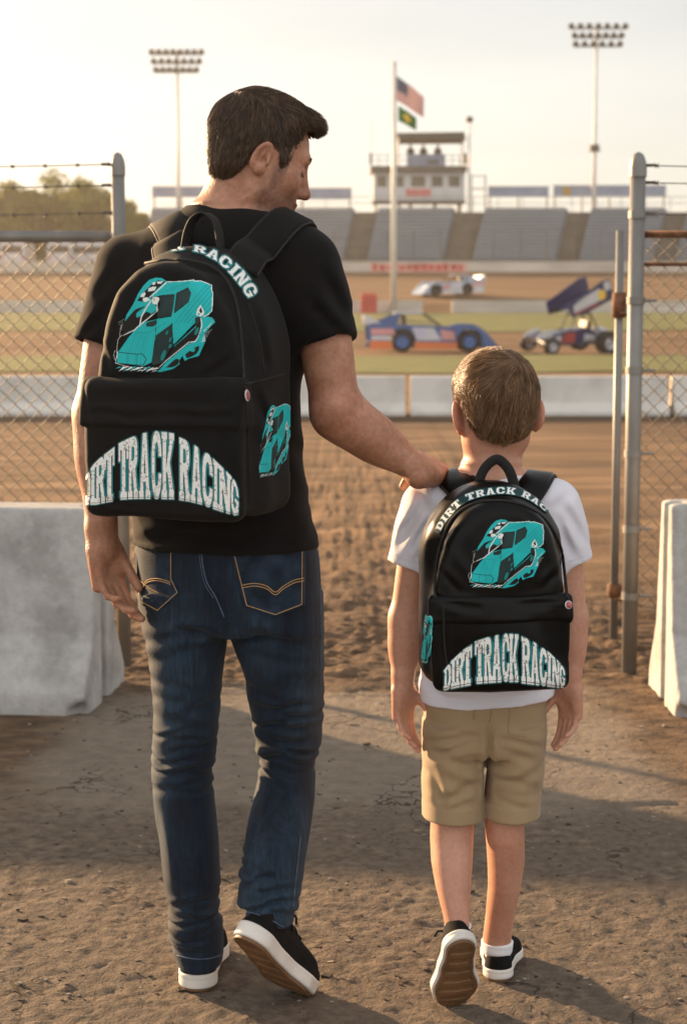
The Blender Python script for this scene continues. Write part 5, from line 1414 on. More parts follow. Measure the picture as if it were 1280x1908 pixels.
def jersey(name, label, x0, x1, yf, h, group=None, rot=0.0, slot=1, material=None):
    """precast barrier: profile across y (front face at yf), long axis along x"""
    prof = [(0, 0), (0, .07), (.135, .26), (.205, h), (.395, h), (.465, .26), (.60, .07), (.60, 0)]
    pr = np.array(prof); cx = (x0 + x1) / 2; L = x1 - x0
    def fn(p):
        y, z = p[:, 1] - yf, p[:, 2]
        zz = np.array([-.05, .07, .26, h + .1]); hw = np.array([.30, .30, .165, .088])
        e = np.abs(y - .30) - np.interp(z, zz, hw)
        a = np.stack([e * .96, np.abs(p[:, 0] - cx) - L / 2, z - h], 1) + .011
        d = np.sqrt((np.maximum(a, 0) ** 2).sum(1)) + np.minimum(a.max(1), 0) - .011
        d = np.maximum(d, -.02 - z)
        for xe in (x0, x1):                       # end slots
            s = np.maximum(np.abs(p[:, 0] - xe) - .06, np.abs(y - .30) - .04); d = np.maximum(d, -s)
        # broken foot corners
        for xe, sg in ((x0, 1), (x1, -1)):
            s = np.linalg.norm((p - np.array([xe, yf + .0, 0])) * [1, 1.2, 1.6], axis=1) - .07; d = np.maximum(d, -s)
        return d
    V, Q = surf([('u', Prim(fn, (cx, yf + .3, h / 2), L / 2 + .6), 0)], .014, disp=rough_conc, lo=(x0 - .04, yf - .05, -.06), hi=(x1 + .04, yf + .66, h + .05))
    V = smooth_mesh(V, Q, 1, .4)
    c, s = math.cos(rot), math.sin(rot); px = x1 if rot <= 0 else x0
    q = V - [px, yf, 0]; V = np.stack([q[:, 0] * c - q[:, 1] * s + px, q[:, 0] * s + q[:, 1] * c + yf, V[:, 2]], 1)
    o = link(name, V, Q, material or M_conc, None, origin=(cx, yf + .3, 0)); tag(o, label, 'barrier', group); return o

def build_near():
    a = G(158, 1334); j = jersey('concrete_barrier', 'thick grey concrete barrier with chipped foot at left of the gate', a[0] - 2.4, a[0], a[1], .70, rot=R_(-6.6))
    mb = MB()
    r = G(1262, 1340); j2 = jersey('concrete_barrier', 'sunlit concrete barrier with slotted end at right of the gate', r[0], r[0] + 2.4, r[1], .72)
    # right gate post
    b = G(1171, 1255); d = b[1]; top = P(1186, 283, d); rr = 14.5 / 3300 * d
    fp = empty('gate_post', (b[0], d, 0)); tag(fp, 'tall round steel gate post with domed cap at right', 'post')
    zt = top[2] - .078
    mb = MB(); mb.cyl((b[0], d, -.05), (b[0], d, zt), rr, 20); mb.build('pole', M_galv, fp, smooth=True)
    mb = MB(); mb.lathe([(rr * 1.12, -.015), (rr * 1.12, .02), (rr * .98, .045), (rr * .7, .066), (rr * .3, .076), (.0005, .078)], (b[0], d, zt), n=20); mb.build('cap', M_galv, fp, smooth=True)
    for py in (690, 845, 985, 1110, 400, 560):
        z = P(1178, py, d)[2]; mb = MB(); mb.lathe([(rr, -.014), (rr + .004, -.014), (rr + .004, .014), (rr, .014)], (b[0], d, z), n=18); mb.cyl((b[0] + rr, d, z), (b[0] + rr + .05, d, z), .006, 6); mb.build('clamp', M_galv, fp)
    # slimmer hinge pipe
    h0 = G(1142, 1195); d2 = h0[1]; t2 = P(1156, 430, d2)
    hp = empty('gate_pipe', (h0[0], d2, 0)); tag(hp, 'slim steel gate pipe with rusted hinges beside the tall post', 'post')
    r2 = 7.5 / 3300 * d2
    mb = MB(); mb.cyl((h0[0], d2, -.04), (h0[0], d2, t2[2]), r2, 14); mb.build('pole', M_galv, hp, smooth=True)
    for y0, y1 in ((545, 592), (1088, 1112)):
        za, zb = P(1150, y1, d2)[2], P(1150, y0, d2)[2]; hg = MB()
        hg.lathe([(r2 + .001, za), (r2 + .012, za), (r2 + .014, (za + zb) / 2), (r2 + .012, zb), (r2 + .001, zb)], (h0[0], d2, 0), n=14)
        m = (za + zb) / 2; hg.tube(catmull([(h0[0] + r2, d2 - .02, m + .02), (h0[0] + .04, d2 - .05, m + .01), (h0[0] + .07, d2 - .04, m - .01), (h0[0] + .04, d2 - .03, m - .04), (h0[0] + .0, d2 - .04, m - .03)], 6), .006, 6)
        hg.build('hinge', M_rust, hp, smooth=True)
    # right chain-link panel
    chain('chain_link_fence', 'rusty chain-link fence panel right of the tall gate post', P(1203, 0, d)[0], P(1203, 0, d)[0] + 1.6, d + .03, P(1200, 1135, d)[2], P(1200, 436, d)[2], (P(0, 492, d)[2],), [P(0, q, d)[2] for q in (308, 340, 398)], b[0], .062, bar=P(1206, 0, d)[0])
    # left post and fence
    bl = G(233, 1238); dl = bl[1]; tl = P(218, 283, dl); rl = 12.5 / 3300 * dl
    fl = empty('gate_post', (bl[0], dl, 0)); tag(fl, 'steel gate post with domed cap behind the man at left', 'post')
    mb = MB(); mb.cyl((bl[0], dl, -.05), (bl[0], dl, tl[2] - .075), rl, 20); mb.build('pole', M_galv, fl, smooth=True)
    mb = MB(); mb.lathe([(rl * 1.1, -.015), (rl * 1.1, .02), (rl * .95, .045), (rl * .6, .066), (.0005, .075)], (bl[0], dl, tl[2] - .075), n=20); mb.build('cap', M_galv, fl, smooth=True)
    chain('chain_link_fence', 'chain-link fence panel with top rail left of the man', bl[0] - 1.6, bl[0] - rl - .01, dl + .03, .06, P(0, 440, dl)[2], (), [P(0, q, dl)[2] for q in (306, 345, 396)], bl[0], .062, thick=.022)

def chain(name, label, x0, x1, y, z0, z1, rails, strands_, xpost, dia, bar=None, thick=.014):
    fc = empty(name, ((x0 + x1) / 2, y, 0)); tag(fc, label, 'fence')
    mb = MB(); r = .0027; w_ = dia / 2; nx = int((x1 - x0) / w_); nz = int((z1 - z0) / w_)
    for i in range(nx + 1):
        ks = np.arange(nz + 1); sg = np.where((ks + i) % 2 == 0, 1, -1)
        pts = np.stack([x0 + (i + .5) * w_ + sg * w_ * .5, y + .003 * sg, z1 - ks * w_], 1)
        pts += .004 * np.stack([vnoise(pts * 4, 91) - .5, 3 * (vnoise(pts * 3, 92) - .5), vnoise(pts * 4, 93) - .5], 1)
        mb.tube(pts, r, 4, cap=False)
    mb.build('mesh', M_wire, fc, smooth=True)
    mb = MB(); mb.cyl((x0, y, z1), (x1, y, z1), thick, 12); mb.build('top_rail', M_rust if bar else M_galv, fc, smooth=True)
    for z in rails: mb = MB(); mb.cyl((x0, y, z), (x1, y, z), .008, 10); mb.build('rail', M_rust, fc, smooth=True)
    if bar is not None: mb = MB(); mb.cyl((bar, y - .015, z0), (bar, y - .015, z1 + .02), .007, 10); mb.build('tension_bar', M_rust, fc, smooth=True)
    for z in strands_:
        mb = MB(); xs = np.linspace(min(x0, xpost), max(x1, xpost), 24); pts = np.stack([xs, xs * 0 + y - .03, z - .012 * np.sin((xs - xs[0]) / (xs[-1] - xs[0]) * math.pi)], 1)
        mb.tube(pts, .0022, 5)
        for x in np.arange(min(x0, xpost) + .07, max(x1, xpost), .125):
            zz = z - .012 * math.sin((x - xs[0]) / (xs[-1] - xs[0]) * math.pi)
            for a in (.9, -.9): mb.tube([(x - .012 * math.cos(a), y - .03, zz - .012 * math.sin(a)), (x + .012 * math.cos(a), y - .03, zz + .012 * math.sin(a))], .0016, 4)
            mb.tube([(x - .006, y - .03, zz), (x + .006, y - .03, zz)], .005, 5)
        # tensioner by the post
        xe = xpost + (.045 if x1 > xpost + .3 else -.045)
        mb.tube([(xe - .018, y - .03, z), (xe + .018, y - .03, z)], .0065, 6)
        mb.build('barbed_wire', M_wire, fc, smooth=True)
    return fc

def build_walls():
    # low barriers along the near edge of the track
    yb = G(640, 775)[1]; h = P(640, 702, yb)[2]; L = 3.6; xj = P(765, 0, yb)[0]
    labs = ['low white track barrier at the far left beyond the fence', 'low white track barrier hidden behind the man', 'low white track barrier between the man and the boy', 'low white track barrier behind the boy and gate posts', 'low white track barrier at the far right edge']
    labs = {-2: 'low white track barrier seen through the left chain-link fence', -1: 'low white track barrier directly behind and beside the man', 0: 'low white track barrier behind the boy and the gate posts', 1: 'low white track barrier seen through the right chain-link fence'}
    for k in (-2, -1, 0, 1):
        x0 = xj + k * L + .03; x1 = xj + (k + 1) * L - .05; mb = MB()
        prof = [(-.3, 0), (-.3, .05), (-.17, .18), (-.11, h - .02), (-.09, h), (.09, h), (.11, h - .02), (.17, .18), (.3, .05), (.3, 0)]
        v = [(x, yb + .3 + p, z + .0) for x in (x0, x0 + .02, x1 - .02, x1) for p, z in prof]; n = len(prof); f = []
        for s in range(3): f += [(s * n + i, s * n + (i + 1) % n, (s + 1) * n + (i + 1) % n, (s + 1) * n + i) for i in range(n)]
        f += [tuple(range(n))[::-1], tuple(range(3 * n, 4 * n))]; mb.add(v, f)
        o = mb.build('concrete_barrier', M_concw, None, origin=((x0 + x1) / 2, yb + .3, 0)); tag(o, labs[k], 'barrier', 'low white barriers along the track')
    # inner white wall beyond the infield
    d = 97
    for a, b, lab in ((-60, 200, 'inner white wall section left of the man'), (560, 790, 'inner white wall section behind the blue race car'), (845, 1330, 'inner white wall section behind the sprint car')):
        x0, x1 = P(a, 0, d)[0], P(b, 0, d)[0]; z0 = zprof(d) - .1; z1 = P(640, 560, d)[2]; mb = MB()
        mb.prism([(x0, z0), (x1, z0), (x1, z1 - .04), (x1 - .06, z1), (x0 + .06, z1), (x0, z1 - .04)], d - .15, d + .15)
        mb.box(((x0 + x1) / 2, d - .2, z0 + .14), (x1 - x0, .1, .2))
        o = mb.build('wall', M_wall, None, origin=((x0 + x1) / 2, d, z0)); tag(o, lab, 'wall', 'inner wall sections')
    # outer wall with painted adverts
    d = 127; x0, x1 = P(-120, 0, d)[0], P(1400, 0, d)[0]; z0 = zprof(d) - .2; z1 = P(640, 489, d)[2]
    w_ = empty('outer_wall', (0, d, z0)); tag(w_, 'long cream outer wall of the track below the grandstand', 'wall')
    mb = MB(); mb.box(((x0 + x1) / 2, d, (z0 + z1) / 2), (x1 - x0, .3, z1 - z0)); mb.box(((x0 + x1) / 2, d, z1 + .04), (x1 - x0, .4, .08)); mb.build('panel', M_wall, w_)
    rs = np.random.RandomState(5); xa, xb = P(690, 0, d)[0], P(874, 0, d)[0]
    mb = MB(); mb.box(((xa + xb) / 2, d - .165, (z0 + z1) / 2 + .05), (xb - xa, .03, (z1 - z0) * .8)); bn = mb.build('painted_advert', mat('pale_red_paint', (.55, .30, .26), (.62, .40, .35), rough=.8, nscale=.4), w_)
    mb = MB(); x = xa + .2
    while x < xb - .5:
        wd = rs.uniform(.25, .5); mb.box((x + wd / 2, d - .187, (z0 + z1) / 2 + .05), (wd, .012, (z1 - z0) * rs.uniform(.35, .55)));
        if rs.rand() < .5: mb.box((x + wd / 2, d - .187, (z0 + z1) / 2 + .05 + rs.uniform(.15, .25)), (wd * 1.2, .012, .1))
        x += wd + rs.uniform(.08, .25)
    mb.build('lettering', M_redp, bn)

def build_stands():
    d0, d1 = 129.5, 146.0; n = 14
    root = empty('grandstand', (P(900, 0, d0)[0], d0, zprof(d0))); tag(root, 'long aluminium bleacher grandstand with concrete aisles', 'grandstand')
    zb, zt = P(640, 488, d0)[2], P(640, 391, d1)[2]
    edges = [(270, 278), (640, 662), (684, 706), (828, 852), (884, 908), (1042, 1064), (1086, 1108), (1226, 1250), (1268, 1292), (1420, 1446)]
    # alternate bleacher / aisle
    for k in range(len(edges) - 1):
        (b0, t0), (b1, t1) = edges[k], edges[k + 1]; aisle = k % 2 == 1; mb = MB(); pk = MB(); m = n * (2 if aisle else 1)
        for r in range(m):
            u0, u1 = r / m, (r + 1) / m; ya, yb = d0 + (d1 - d0) * u0, d0 + (d1 - d0) * u1; z1 = zb + (zt - zb) * u1 - (.22 if aisle else 0)
            f = lambda b, t, u, y: P(b + (t - b) * u, 0, y)[0]
            xa, xb, xc, xd = f(b0, t0, u0, ya), f(b1, t1, u0, ya), f(b1, t1, u1, yb), f(b0, t0, u1, yb)
            zz = z1 - (zt - zb) / m - .3
            if not aisle: zs = z1 - .12
            v = [(xa, ya, zz), (xb, ya, zz), (xc, yb, zz), (xd, yb, zz), (xa, ya, z1), (xb, ya, z1), (xc, yb, z1), (xd, yb, z1)]
            mb.add(v, [(0, 1, 5, 4), (1, 2, 6, 5), (2, 3, 7, 6), (3, 0, 4, 7), (4, 5, 6, 7)])
            if not aisle:
                # seat plank standing proud of the footboard
                ys = ya + (yb - ya) * .45; pk.box(((xa + xb) / 2, ys, z1 + .12), (xb - xa - .2, .34, .10))
        sec = mb.build('aisle' if aisle else 'bleacher_section', M_stair if aisle else M_alu, root)
        if not aisle:
            q = pk.build('seat_rows', M_plank, sec); q['kind'] = 'stuff'
    mb = MB(); xa, xb = P(268, 0, d0)[0], P(1420, 0, d0)[0]; mb.box(((xa + xb) / 2, d0 - .8, zb - .35), (xb - xa, 1.6, .7)); mb.build('front_walkway', M_stair, root)
    # guard rail along the back
    mb = MB(); xa, xb = P(282, 0, d1)[0], P(1420, 0, d1)[0]
    for z in (.55, 1.05): mb.cyl((xa, d1 + .1, zt + z), (xb, d1 + .1, zt + z), .03, 6)
    for x in np.arange(xa, xb, 2.0): mb.cyl((x, d1 + .1, zt - .5), (x, d1 + .1, zt + 1.05), .03, 6)
    mb.build('guard_rail', M_galv, root)
    mb = MB()
    # catch fence
    cf = empty('catch_fence', (0, 127.9, zprof(128))); tag(cf, 'thin post and cable catch fence in front of the grandstand', 'fence')
    xs = np.arange(P(270, 0, 128)[0], P(1400, 0, 128)[0], 1.9); za, zc = P(640, 490, 128)[2], P(640, 428, 128)[2]
    for x in xs: mb = MB(); mb.cyl((x, 128, za - .3), (x, 128, zc), .035, 6); mb.build('post', M_lamp, cf)
    for u in (.25, .5, .75, 1.0):
        mb = MB(); mb.cyl((xs[0], 128, za + (zc - za) * u), (xs[-1], 128, za + (zc - za) * u), .008, 5); mb.build('cable', M_lamp, cf)
    # sign boards behind the top row
    ds = 148.5
    for a, b, y0, y1, lab, m in ((284, 392, 347, 368, 'grey sign board above the stand left of the man', M_bluep), (560, 655, 350, 372, 'grey sign board between the man and the press box', M_bluep), (909, 1022, 347, 367, 'grey sign board just right of the press box', M_bluep), (1030, 1240, 345, 366, 'long grey sign board beside the right light tower', M_bluep)):
        A, B = P(a, y1, ds), P(b, y0, ds); so_ = empty('sign_board', ((A[0] + B[0]) / 2, ds, zprof(ds))); tag(so_, lab, 'sign board', 'sign boards along the top of the stand')
        mb = MB(); mb.box(((A[0] + B[0]) / 2, ds, (A[2] + B[2]) / 2), (B[0] - A[0], .12, B[2] - A[2])); mb.build('board', m, so_)
        mb = MB(); mb.box(((A[0] + B[0]) / 2, ds - .08, B[2] - .03), (B[0] - A[0] + .1, .06, .08)); mb.box(((A[0] + B[0]) / 2, ds - .08, A[2] + .03), (B[0] - A[0] + .1, .06, .08)); mb.build('trim', M_paint, so_)
        if a == 1030: C_ = P(1048, 348, ds), P(1062, 364, ds); mb = MB(); mb.box(((C_[0][0] + C_[1][0]) / 2, ds - .09, (C_[0][2] + C_[1][2]) / 2), (C_[1][0] - C_[0][0], .04, C_[0][2] - C_[1][2])); mb.build('emblem', mat('ochre_paint', (.35, .22, .06), rough=.7), so_)
        nps = max(2, int((B[0] - A[0]) / 2.2) + 1)
        for x in np.linspace(A[0] + .15, B[0] - .15, nps): mb = MB(); mb.cyl((x, ds + .12, zprof(ds) - .2), (x, ds + .12, B[2]), .07, 8); mb.build('post', M_lamp, so_)

def build_press():
    d = 147.0; dep = 3.2
    def X(px): return P(px, 300, d)[0]
    def Zp(py): return P(640, py, d)[2]
    r = empty('press_box', (X(780), d, zprof(d))); tag(r, 'two-storey white press box tower with roof deck above the stand', 'building')
    def bx(name, x0, x1, y0, y1, mt, dy0=0, dy1=dep, par=None):
        mb = MB(); mb.box(((X(x0) + X(x1)) / 2, d + (dy0 + dy1) / 2, (Zp(y0) + Zp(y1)) / 2), (X(x1) - X(x0), dy1 - dy0, Zp(y0) - Zp(y1))); return mb.build(name, mt, par or r)
    # wall with window openings made of strips
    mb = MB(); wins = [(703, 720), (738, 752), (766, 792), (804, 825), (836, 857)]
    def strip_(x0, x1, y0, y1, dy0=0, dy1=.2): mb.box(((X(x0) + X(x1)) / 2, d + (dy0 + dy1) / 2, (Zp(y0) + Zp(y1)) / 2), (X(x1) - X(x0), dy1 - dy0, Zp(y0) - Zp(y1)))
    strip_(696, 866, 320, 328); strip_(696, 866, 348, 374)
    xs = [696] + [v for w_ in wins for v in w_] + [866]
    for i in range(0, len(xs), 2): strip_(xs[i], xs[i + 1], 328, 348)
    strip_(696, 700, 320, 374, .2, dep); strip_(862, 866, 320, 374, .2, dep); strip_(700, 862, 320, 374, dep - .2, dep); strip_(700, 862, 371, 374, .2, dep - .2)
    mb.build('wall', M_paint, r)
    for a, b in wins:
        f = bx('window', a - .6, b + .6, 327.4, 348.6, M_lamp, .06, .10); bx('pane', a, b, 328, 348, M_pglass, .03, .055, f)
    bx('deck', 690, 869, 310, 320, M_lamp, -.6, dep + .4)
    sg = bx('name_sign', 756, 803, 351, 367, mat('pale_red_board', (.52, .25, .24), (.60, .34, .33), rough=.7, nscale=.6), -.06, -.01)
    mb = MB(); rs = np.random.RandomState(6)
    for i in range(7): x = 759 + i * 6.2; mb.box((X(x + 2), d - .075, Zp(359)), (X(x + 4) - X(x), .02, (Zp(354) - Zp(364)) * rs.uniform(.7, 1)))
    mb.build('lettering', M_redp, sg)
    bx('trim', 694, 868, 373.5, 377, M_lamp, -.05, dep + .05)
    for px_ in (700, 745, 766, 812, 858):
        for dy in (.3, dep - .3):
            mb = MB(); mb.cyl((X(px_), d + dy, zprof(d) - .3), (X(px_), d + dy, Zp(376)), .09, 8); mb.build('leg', M_lamp, r)
    # roof deck
    bb = bx('booth_front', 758, 828, 288, 309.5, M_bluep, -.3, -.1)
    mb = MB(); mb.box((X(806), d - .32, Zp(302)), (X(816) - X(795), .03, Zp(298) - Zp(306))); mb.build('emblem', M_lamp, bb)
    rf = MB(); rf.prism([(X(737), Zp(249)), (X(744), Zp(262)), (X(866), Zp(261)), (X(864), Zp(247))], d - .5, d + dep); rf.build('roof', M_dark, r)
    for px_, dy in ((742, -.3), (862, -.3), (742, dep - .4), (862, dep - .4)):
        mb = MB(); mb.cyl((X(px_), d + dy, Zp(310)), (X(px_), d + dy, Zp(255)), .05, 8); mb.build('roof_post', M_pole, r)
    mb = MB()
    for y_ in (290, 300):
        mb.cyl((X(690), d - .5, Zp(y_)), (X(869), d - .5, Zp(y_)), .03, 6)
    for px_ in (690, 705, 722, 740, 758, 828, 842, 856, 869): mb.cyl((X(px_), d - .5, Zp(310)), (X(px_), d - .5, Zp(289)), .03, 6)
    mb.build('railing', M_galv, r)
    for px_, y0 in ((690.5, 286), (866, 286)): bx('speaker', px_ - 2.5, px_ + 2.5, y0, 306, M_lamp, -.4, 0)
    mb = MB(); mb.cyl((X(691), d + .5, Zp(310)), (X(691), d + .5, Zp(225)), .05, 8); mb.build('mast', M_pole, r)
    ml = MB(); ml.cyl((X(874), d + .2, zprof(d)), (X(874), d + .2, Zp(224)), .09, 8); ml.build('mast', M_pole, r)
    ml = MB(); ml.lathe([(.01, -.3), (.28, -.2), (.32, 0), (.25, .2), (.01, .26)], (X(874), d + .2, Zp(222)), n=12); ml.build('siren', M_lamp, r, smooth=True)
    mb = MB(); mb.box((X(893), d + 1, Zp(350)), (X(906) - X(880), .1, .1)); 
    for px_ in (880, 906): mb.cyl((X(px_), d + 1, zprof(d)), (X(px_), d + 1, Zp(324)), .06, 8)
    mb.cyl((X(880), d + 1, Zp(326)), (X(906), d + 1, Zp(326)), .04, 8); mb.build('stair_frame', M_galv, r)
    # three watchers
    for px_, lab in ((765, 'leftmost dark figure watching from the press box roof'), (789, 'middle dark figure watching from the press box roof'), (816, 'rightmost dark figure watching from the press box roof')):
        c = np.array([X(px_), d + .5, Zp(310)]); o_ = [('u', cone(c + [0, 0, .75], c + [0, 0, 1.35], .19, .20), 0), ('u', cone(c + [-.16, 0, 1.38], c + [.16, 0, 1.38], .10, .10), .1), ('u', ell(c + [0, -.02, 1.68], (.10, .12, .14)), .03)]
        for s in (-1, 1): o_ += [('u', cone(c + [s * .1, 0, 0.03], c + [s * .1, 0, .8], .08, .11), .05), ('u', cone(c + [s * .24, 0, 1.38], c + [s * .27, -.02, 1.05], .07, .055), .03), ('u', cone(c + [s * .27, -.02, 1.05], c + [s * .2, -.22, .98], .055, .045), .02), ('u', ell(c + [s * .18, -.26, .99], (.05, .08, .03)), .02)]
        V, Q = surf(o_, .03); o = link('person', V, Q, M_cloth, None, origin=c); tag(o, lab, 'person', 'watchers on the press box roof')

def light_tower(px, ytop, d, rows, label, box_y=None, base_px=None):
    bx_ = P(base_px or px, 390, d)[0]; xt = P(px, ytop, d)[0]; zt = P(px, ytop, d)[2]
    r = empty('light_tower', (bx_, d, zprof(d))); tag(r, label, 'light tower', 'stadium light towers')
    mb = MB(); mb.tube([(bx_, d, zprof(d) - .3), ((bx_ + xt) / 2, d, (zprof(d) + zt) / 2), (xt, d, zt)], [.20, .17, .13], 10); mb.build('pole', M_pole, r, smooth=True)
    for y, xa, xb, n in rows:
        a, b = P(xa, y, d), P(xb, y, d); mb = MB(); mb.box(((a[0] + b[0]) / 2, d, a[2] - .2), (b[0] - a[0], .12, .12)); mb.build('crossarm', M_lamp, r)
        for x in np.linspace(a[0], b[0], n):
            q = MB(); q.lathe([(.02, .18), (.14, .14), (.24, -.05), (.27, -.25), (.24, -.25), (.02, -.12)], (0, 0, 0), 'y', 10)
            v = np.array(q.v); v[:, 1] *= 1.0; v = v @ rotm('X', 25).T + [x, d - .2, a[2] + .02]; q.v = [tuple(k) for k in v]; q.build('floodlight', M_lamp, r, smooth=True)
    if box_y: c = P(px - 4, box_y, d); mb = MB(); mb.box(c, (.75, .5, .45)); mb.box(c + [0, 0, -.28], (.9, .6, .08)); mb.build('control_box', M_lamp, r)

def flag(name, label, pole_x, d, ytop, ybot, ln_px, drop, colf, group):
    n, m = 44, 26; V = []; C_ = []
    a, b = P(pole_x, ytop, d), P(pole_x, ybot, d); L = ln_px / 3300 * d; H = a[2] - b[2]
    for j in range(m + 1):
        for i in range(n + 1):
            u, v = i / n, j / m; z = a[2] - v * H * (1 - .12 * u) - drop * L * u ** 1.05
            V.append((a[0] + L * u * .97, d + .10 * math.sin(u * 9 + v * 1.5) * (.3 + u), z)); C_.append(colf(u, v))
    i = (np.arange(m)[:, None] * (n + 1) + np.arange(n)[None]).ravel(); Q = np.stack([i, i + n + 1, i + n + 2, i + 1], 1)
    o = link(name, V, Q, M_navy, None, cols=np.array(C_), origin=a); tag(o, label, 'flag', group)
    md = o.modifiers.new('hem', 'SOLIDIFY'); md.thickness = .012
    return o

def build_flags():
    d = 96.5; px = 734; z0 = zprof(d); zt = P(px, 122, d)[2]; x = P(px, 300, d)[0]
    r = empty('flag_pole', (x, d, z0)); tag(r, 'tall white flag pole in the infield carrying two flags', 'flag pole')
    mb = MB(); mb.tube([(x, d, z0 - .1), (x, d, (z0 + zt) / 2), (x, d, zt)], [.17, .15, .12], 10); mb.build('pole', M_pole, r, smooth=True)
    mb = MB(); mb.lathe([(.005, -.14), (.12, -.08), (.15, 0), (.1, .1), (.005, .14)], (x, d, zt + .1), n=12); mb.build('finial', M_pole, r, smooth=True)
    mb = MB(); mb.cyl((x, d, z0 - .05), (x, d, z0 + .12), .3, 14); mb.build('base', M_conc, r)
    def us(u, v):
        if u < .42 and v < .54:
            gx, gy = (u / .42 * 6) % 1 - .5, (v / .54 * 5) % 1 - .5; return (.6, .6, .62) if gx * gx + gy * gy < .05 else (.02, .028, .10)
        return (.50, .05, .06) if int(v * 13) % 2 == 0 else (.72, .70, .68)
    flag('flag', 'red and white striped flag with blue starred corner on the pole', px + 4, d, 141, 186, 52, .72, us, None)
    def gr(u, v): return (.62, .48, .05) if abs(u - .48) / .26 + abs(v - .5) / .34 < 1 else (.02, .17, .04)
    flag('flag', 'green flag with yellow centre below the striped one', px + 8, d, 197, 225, 34, .62, gr, None)

def tree(x, y, h, rx, seed, label):
    rs = np.random.RandomState(seed); z0 = zprof(y); r = empty('tree', (x, y, z0)); tag(r, label, 'tree', 'trees beyond the track')
    mb = MB(); mb.tube(catmull([(x, y, z0 - .2), (x + rs.normal(0, .1), y, z0 + h * .25), (x + rs.normal(0, .25), y, z0 + h * .6)], 5), np.linspace(.28, .09, 11), 8)
    for k in range(7):
        a = rs.uniform(0, 6.28); zz = z0 + h * rs.uniform(.22, .5); mb.tube(catmull([(x, y, zz), (x + math.cos(a) * rx * .35, y + math.sin(a) * rx * .35, zz + h * .12), (x + math.cos(a) * rx * .75, y + math.sin(a) * rx * .75, zz + h * .3)], 4), np.linspace(.10, .03, 9), 6)
    mb.build('trunk', M_bark, r, smooth=True)
    V = []; nb = 34
    for k in range(nb):
        a = rs.uniform(0, 6.28); q = rs.uniform(0, 1) ** .6; zc = rs.uniform(.10, .93); w_ = math.sqrt(max(0.05, 1 - ((zc - .5) / .52) ** 2))
        c = np.array([x + math.cos(a) * q * rx * w_, y + math.sin(a) * q * rx * w_, z0 + h * zc]); cr = rs.uniform(.45, .95) * rx * .38
        n = 300; p = rs.normal(0, 1, (n, 3)); p = c + p / np.linalg.norm(p, axis=1, keepdims=True) * (cr * rs.uniform(.3, 1.05, (n, 1))) * [1, 1, .8]
        t1 = rs.normal(0, 1, (n, 3)); t1 /= np.linalg.norm(t1, axis=1, keepdims=True); t2 = np.cross(t1, rs.normal(0, 1, (n, 3))); t2 /= np.linalg.norm(t2, axis=1, keepdims=True)
        s = rs.uniform(.14, .28, (n, 1)); V.append(np.stack([p - t1 * s, p + t2 * s * .5, p + t1 * s, p - t2 * s * .5], 1).reshape(-1, 3))
    V = np.concatenate(V); link('crown', V, np.arange(len(V)).reshape(-1, 4), M_leaf, r, smooth=False)

def build_trees():
    d = 152
    specs = [(-28, 150, 345, 60, 'bushy hazy tree at the far left edge of the photo'), (35, 151, 352, 48, 'lower rounded tree second from the left edge'), (92, 153, 322, 62, 'tallest hazy tree in the left tree line'), (158, 150, 350, 58, 'broad hazy tree just left of the left gate post'), (212, 154, 378, 40, 'tree half hidden behind the left gate post'), (254, 150, 392, 38, 'smallest tree beside the left end of the grandstand')]
    for k, (px, dd, yt, w_, lab) in enumerate(specs):
        a = P(px, yt, dd); tree(a[0], dd, a[2] - zprof(dd), w_ / 3300 * dd * 1.5, 20 + k, lab)

def build_stones():
    rs = np.random.RandomState(12); mbs = [MB(), MB()]
    for k in range(900):
        y = 3.45 + rs.uniform(0, 1) ** 1.4 * 3.2; x = rs.uniform(-.22, .22) * y * 1.0; s = rs.uniform(.0014, .0042) * (1 if rs.rand() > .06 else 2.2)
        c = np.array([x, y, near_disp(np.array([x]), np.array([y]))[0] + s * .25])
        q = rs.normal(0, 1, (8, 3)) * .16 + np.array([(a, b, e) for e in (-.55, .55) for a, b in ((-.8, -.8), (.8, -.8), (.8, .8), (-.8, .8))]); q = q @ rotm('Z', rs.uniform(0, 360)).T * s * [1.3, 1, .8]
        mbs[0 if rs.rand() < .62 else 1].add(q + c, [(0, 3, 2, 1), (4, 5, 6, 7), (0, 1, 5, 4), (1, 2, 6, 5), (2, 3, 7, 6), (3, 0, 4, 7)])
    a = mbs[0].build('dark_pebbles', mat('dark_pebble', (.035, .024, .017), (.07, .05, .036), rough=.9, nscale=40), None); tag(a, kind='stuff')
    a = mbs[1].build('pale_pebbles', mat('pale_pebble', (.22, .17, .125), (.32, .26, .20), rough=.9, nscale=40), None); tag(a, kind='stuff')

build_ground()
strip('grass', 42, 59, -60, 60, M_grass, .02, 2.0, 1); strip('grass', 74, 96.3, -60, 60, M_grass, .03, 2.5, 2)
build_near(); build_walls(); build_stands(); build_press(); build_flags(); build_trees(); build_stones()
light_tower(330, 97, 147.2, [(97, 284, 376, 8), (114, 288, 372, 7), (130, 292, 367, 7)], 'left stadium light tower behind the man', base_px=333)
light_tower(1111, 48, 147.2, [(49, 1063, 1163, 7), (66, 1069, 1156, 7), (82, 1071, 1153, 6)], 'right stadium light tower with control box halfway', box_y=275, base_px=1105)
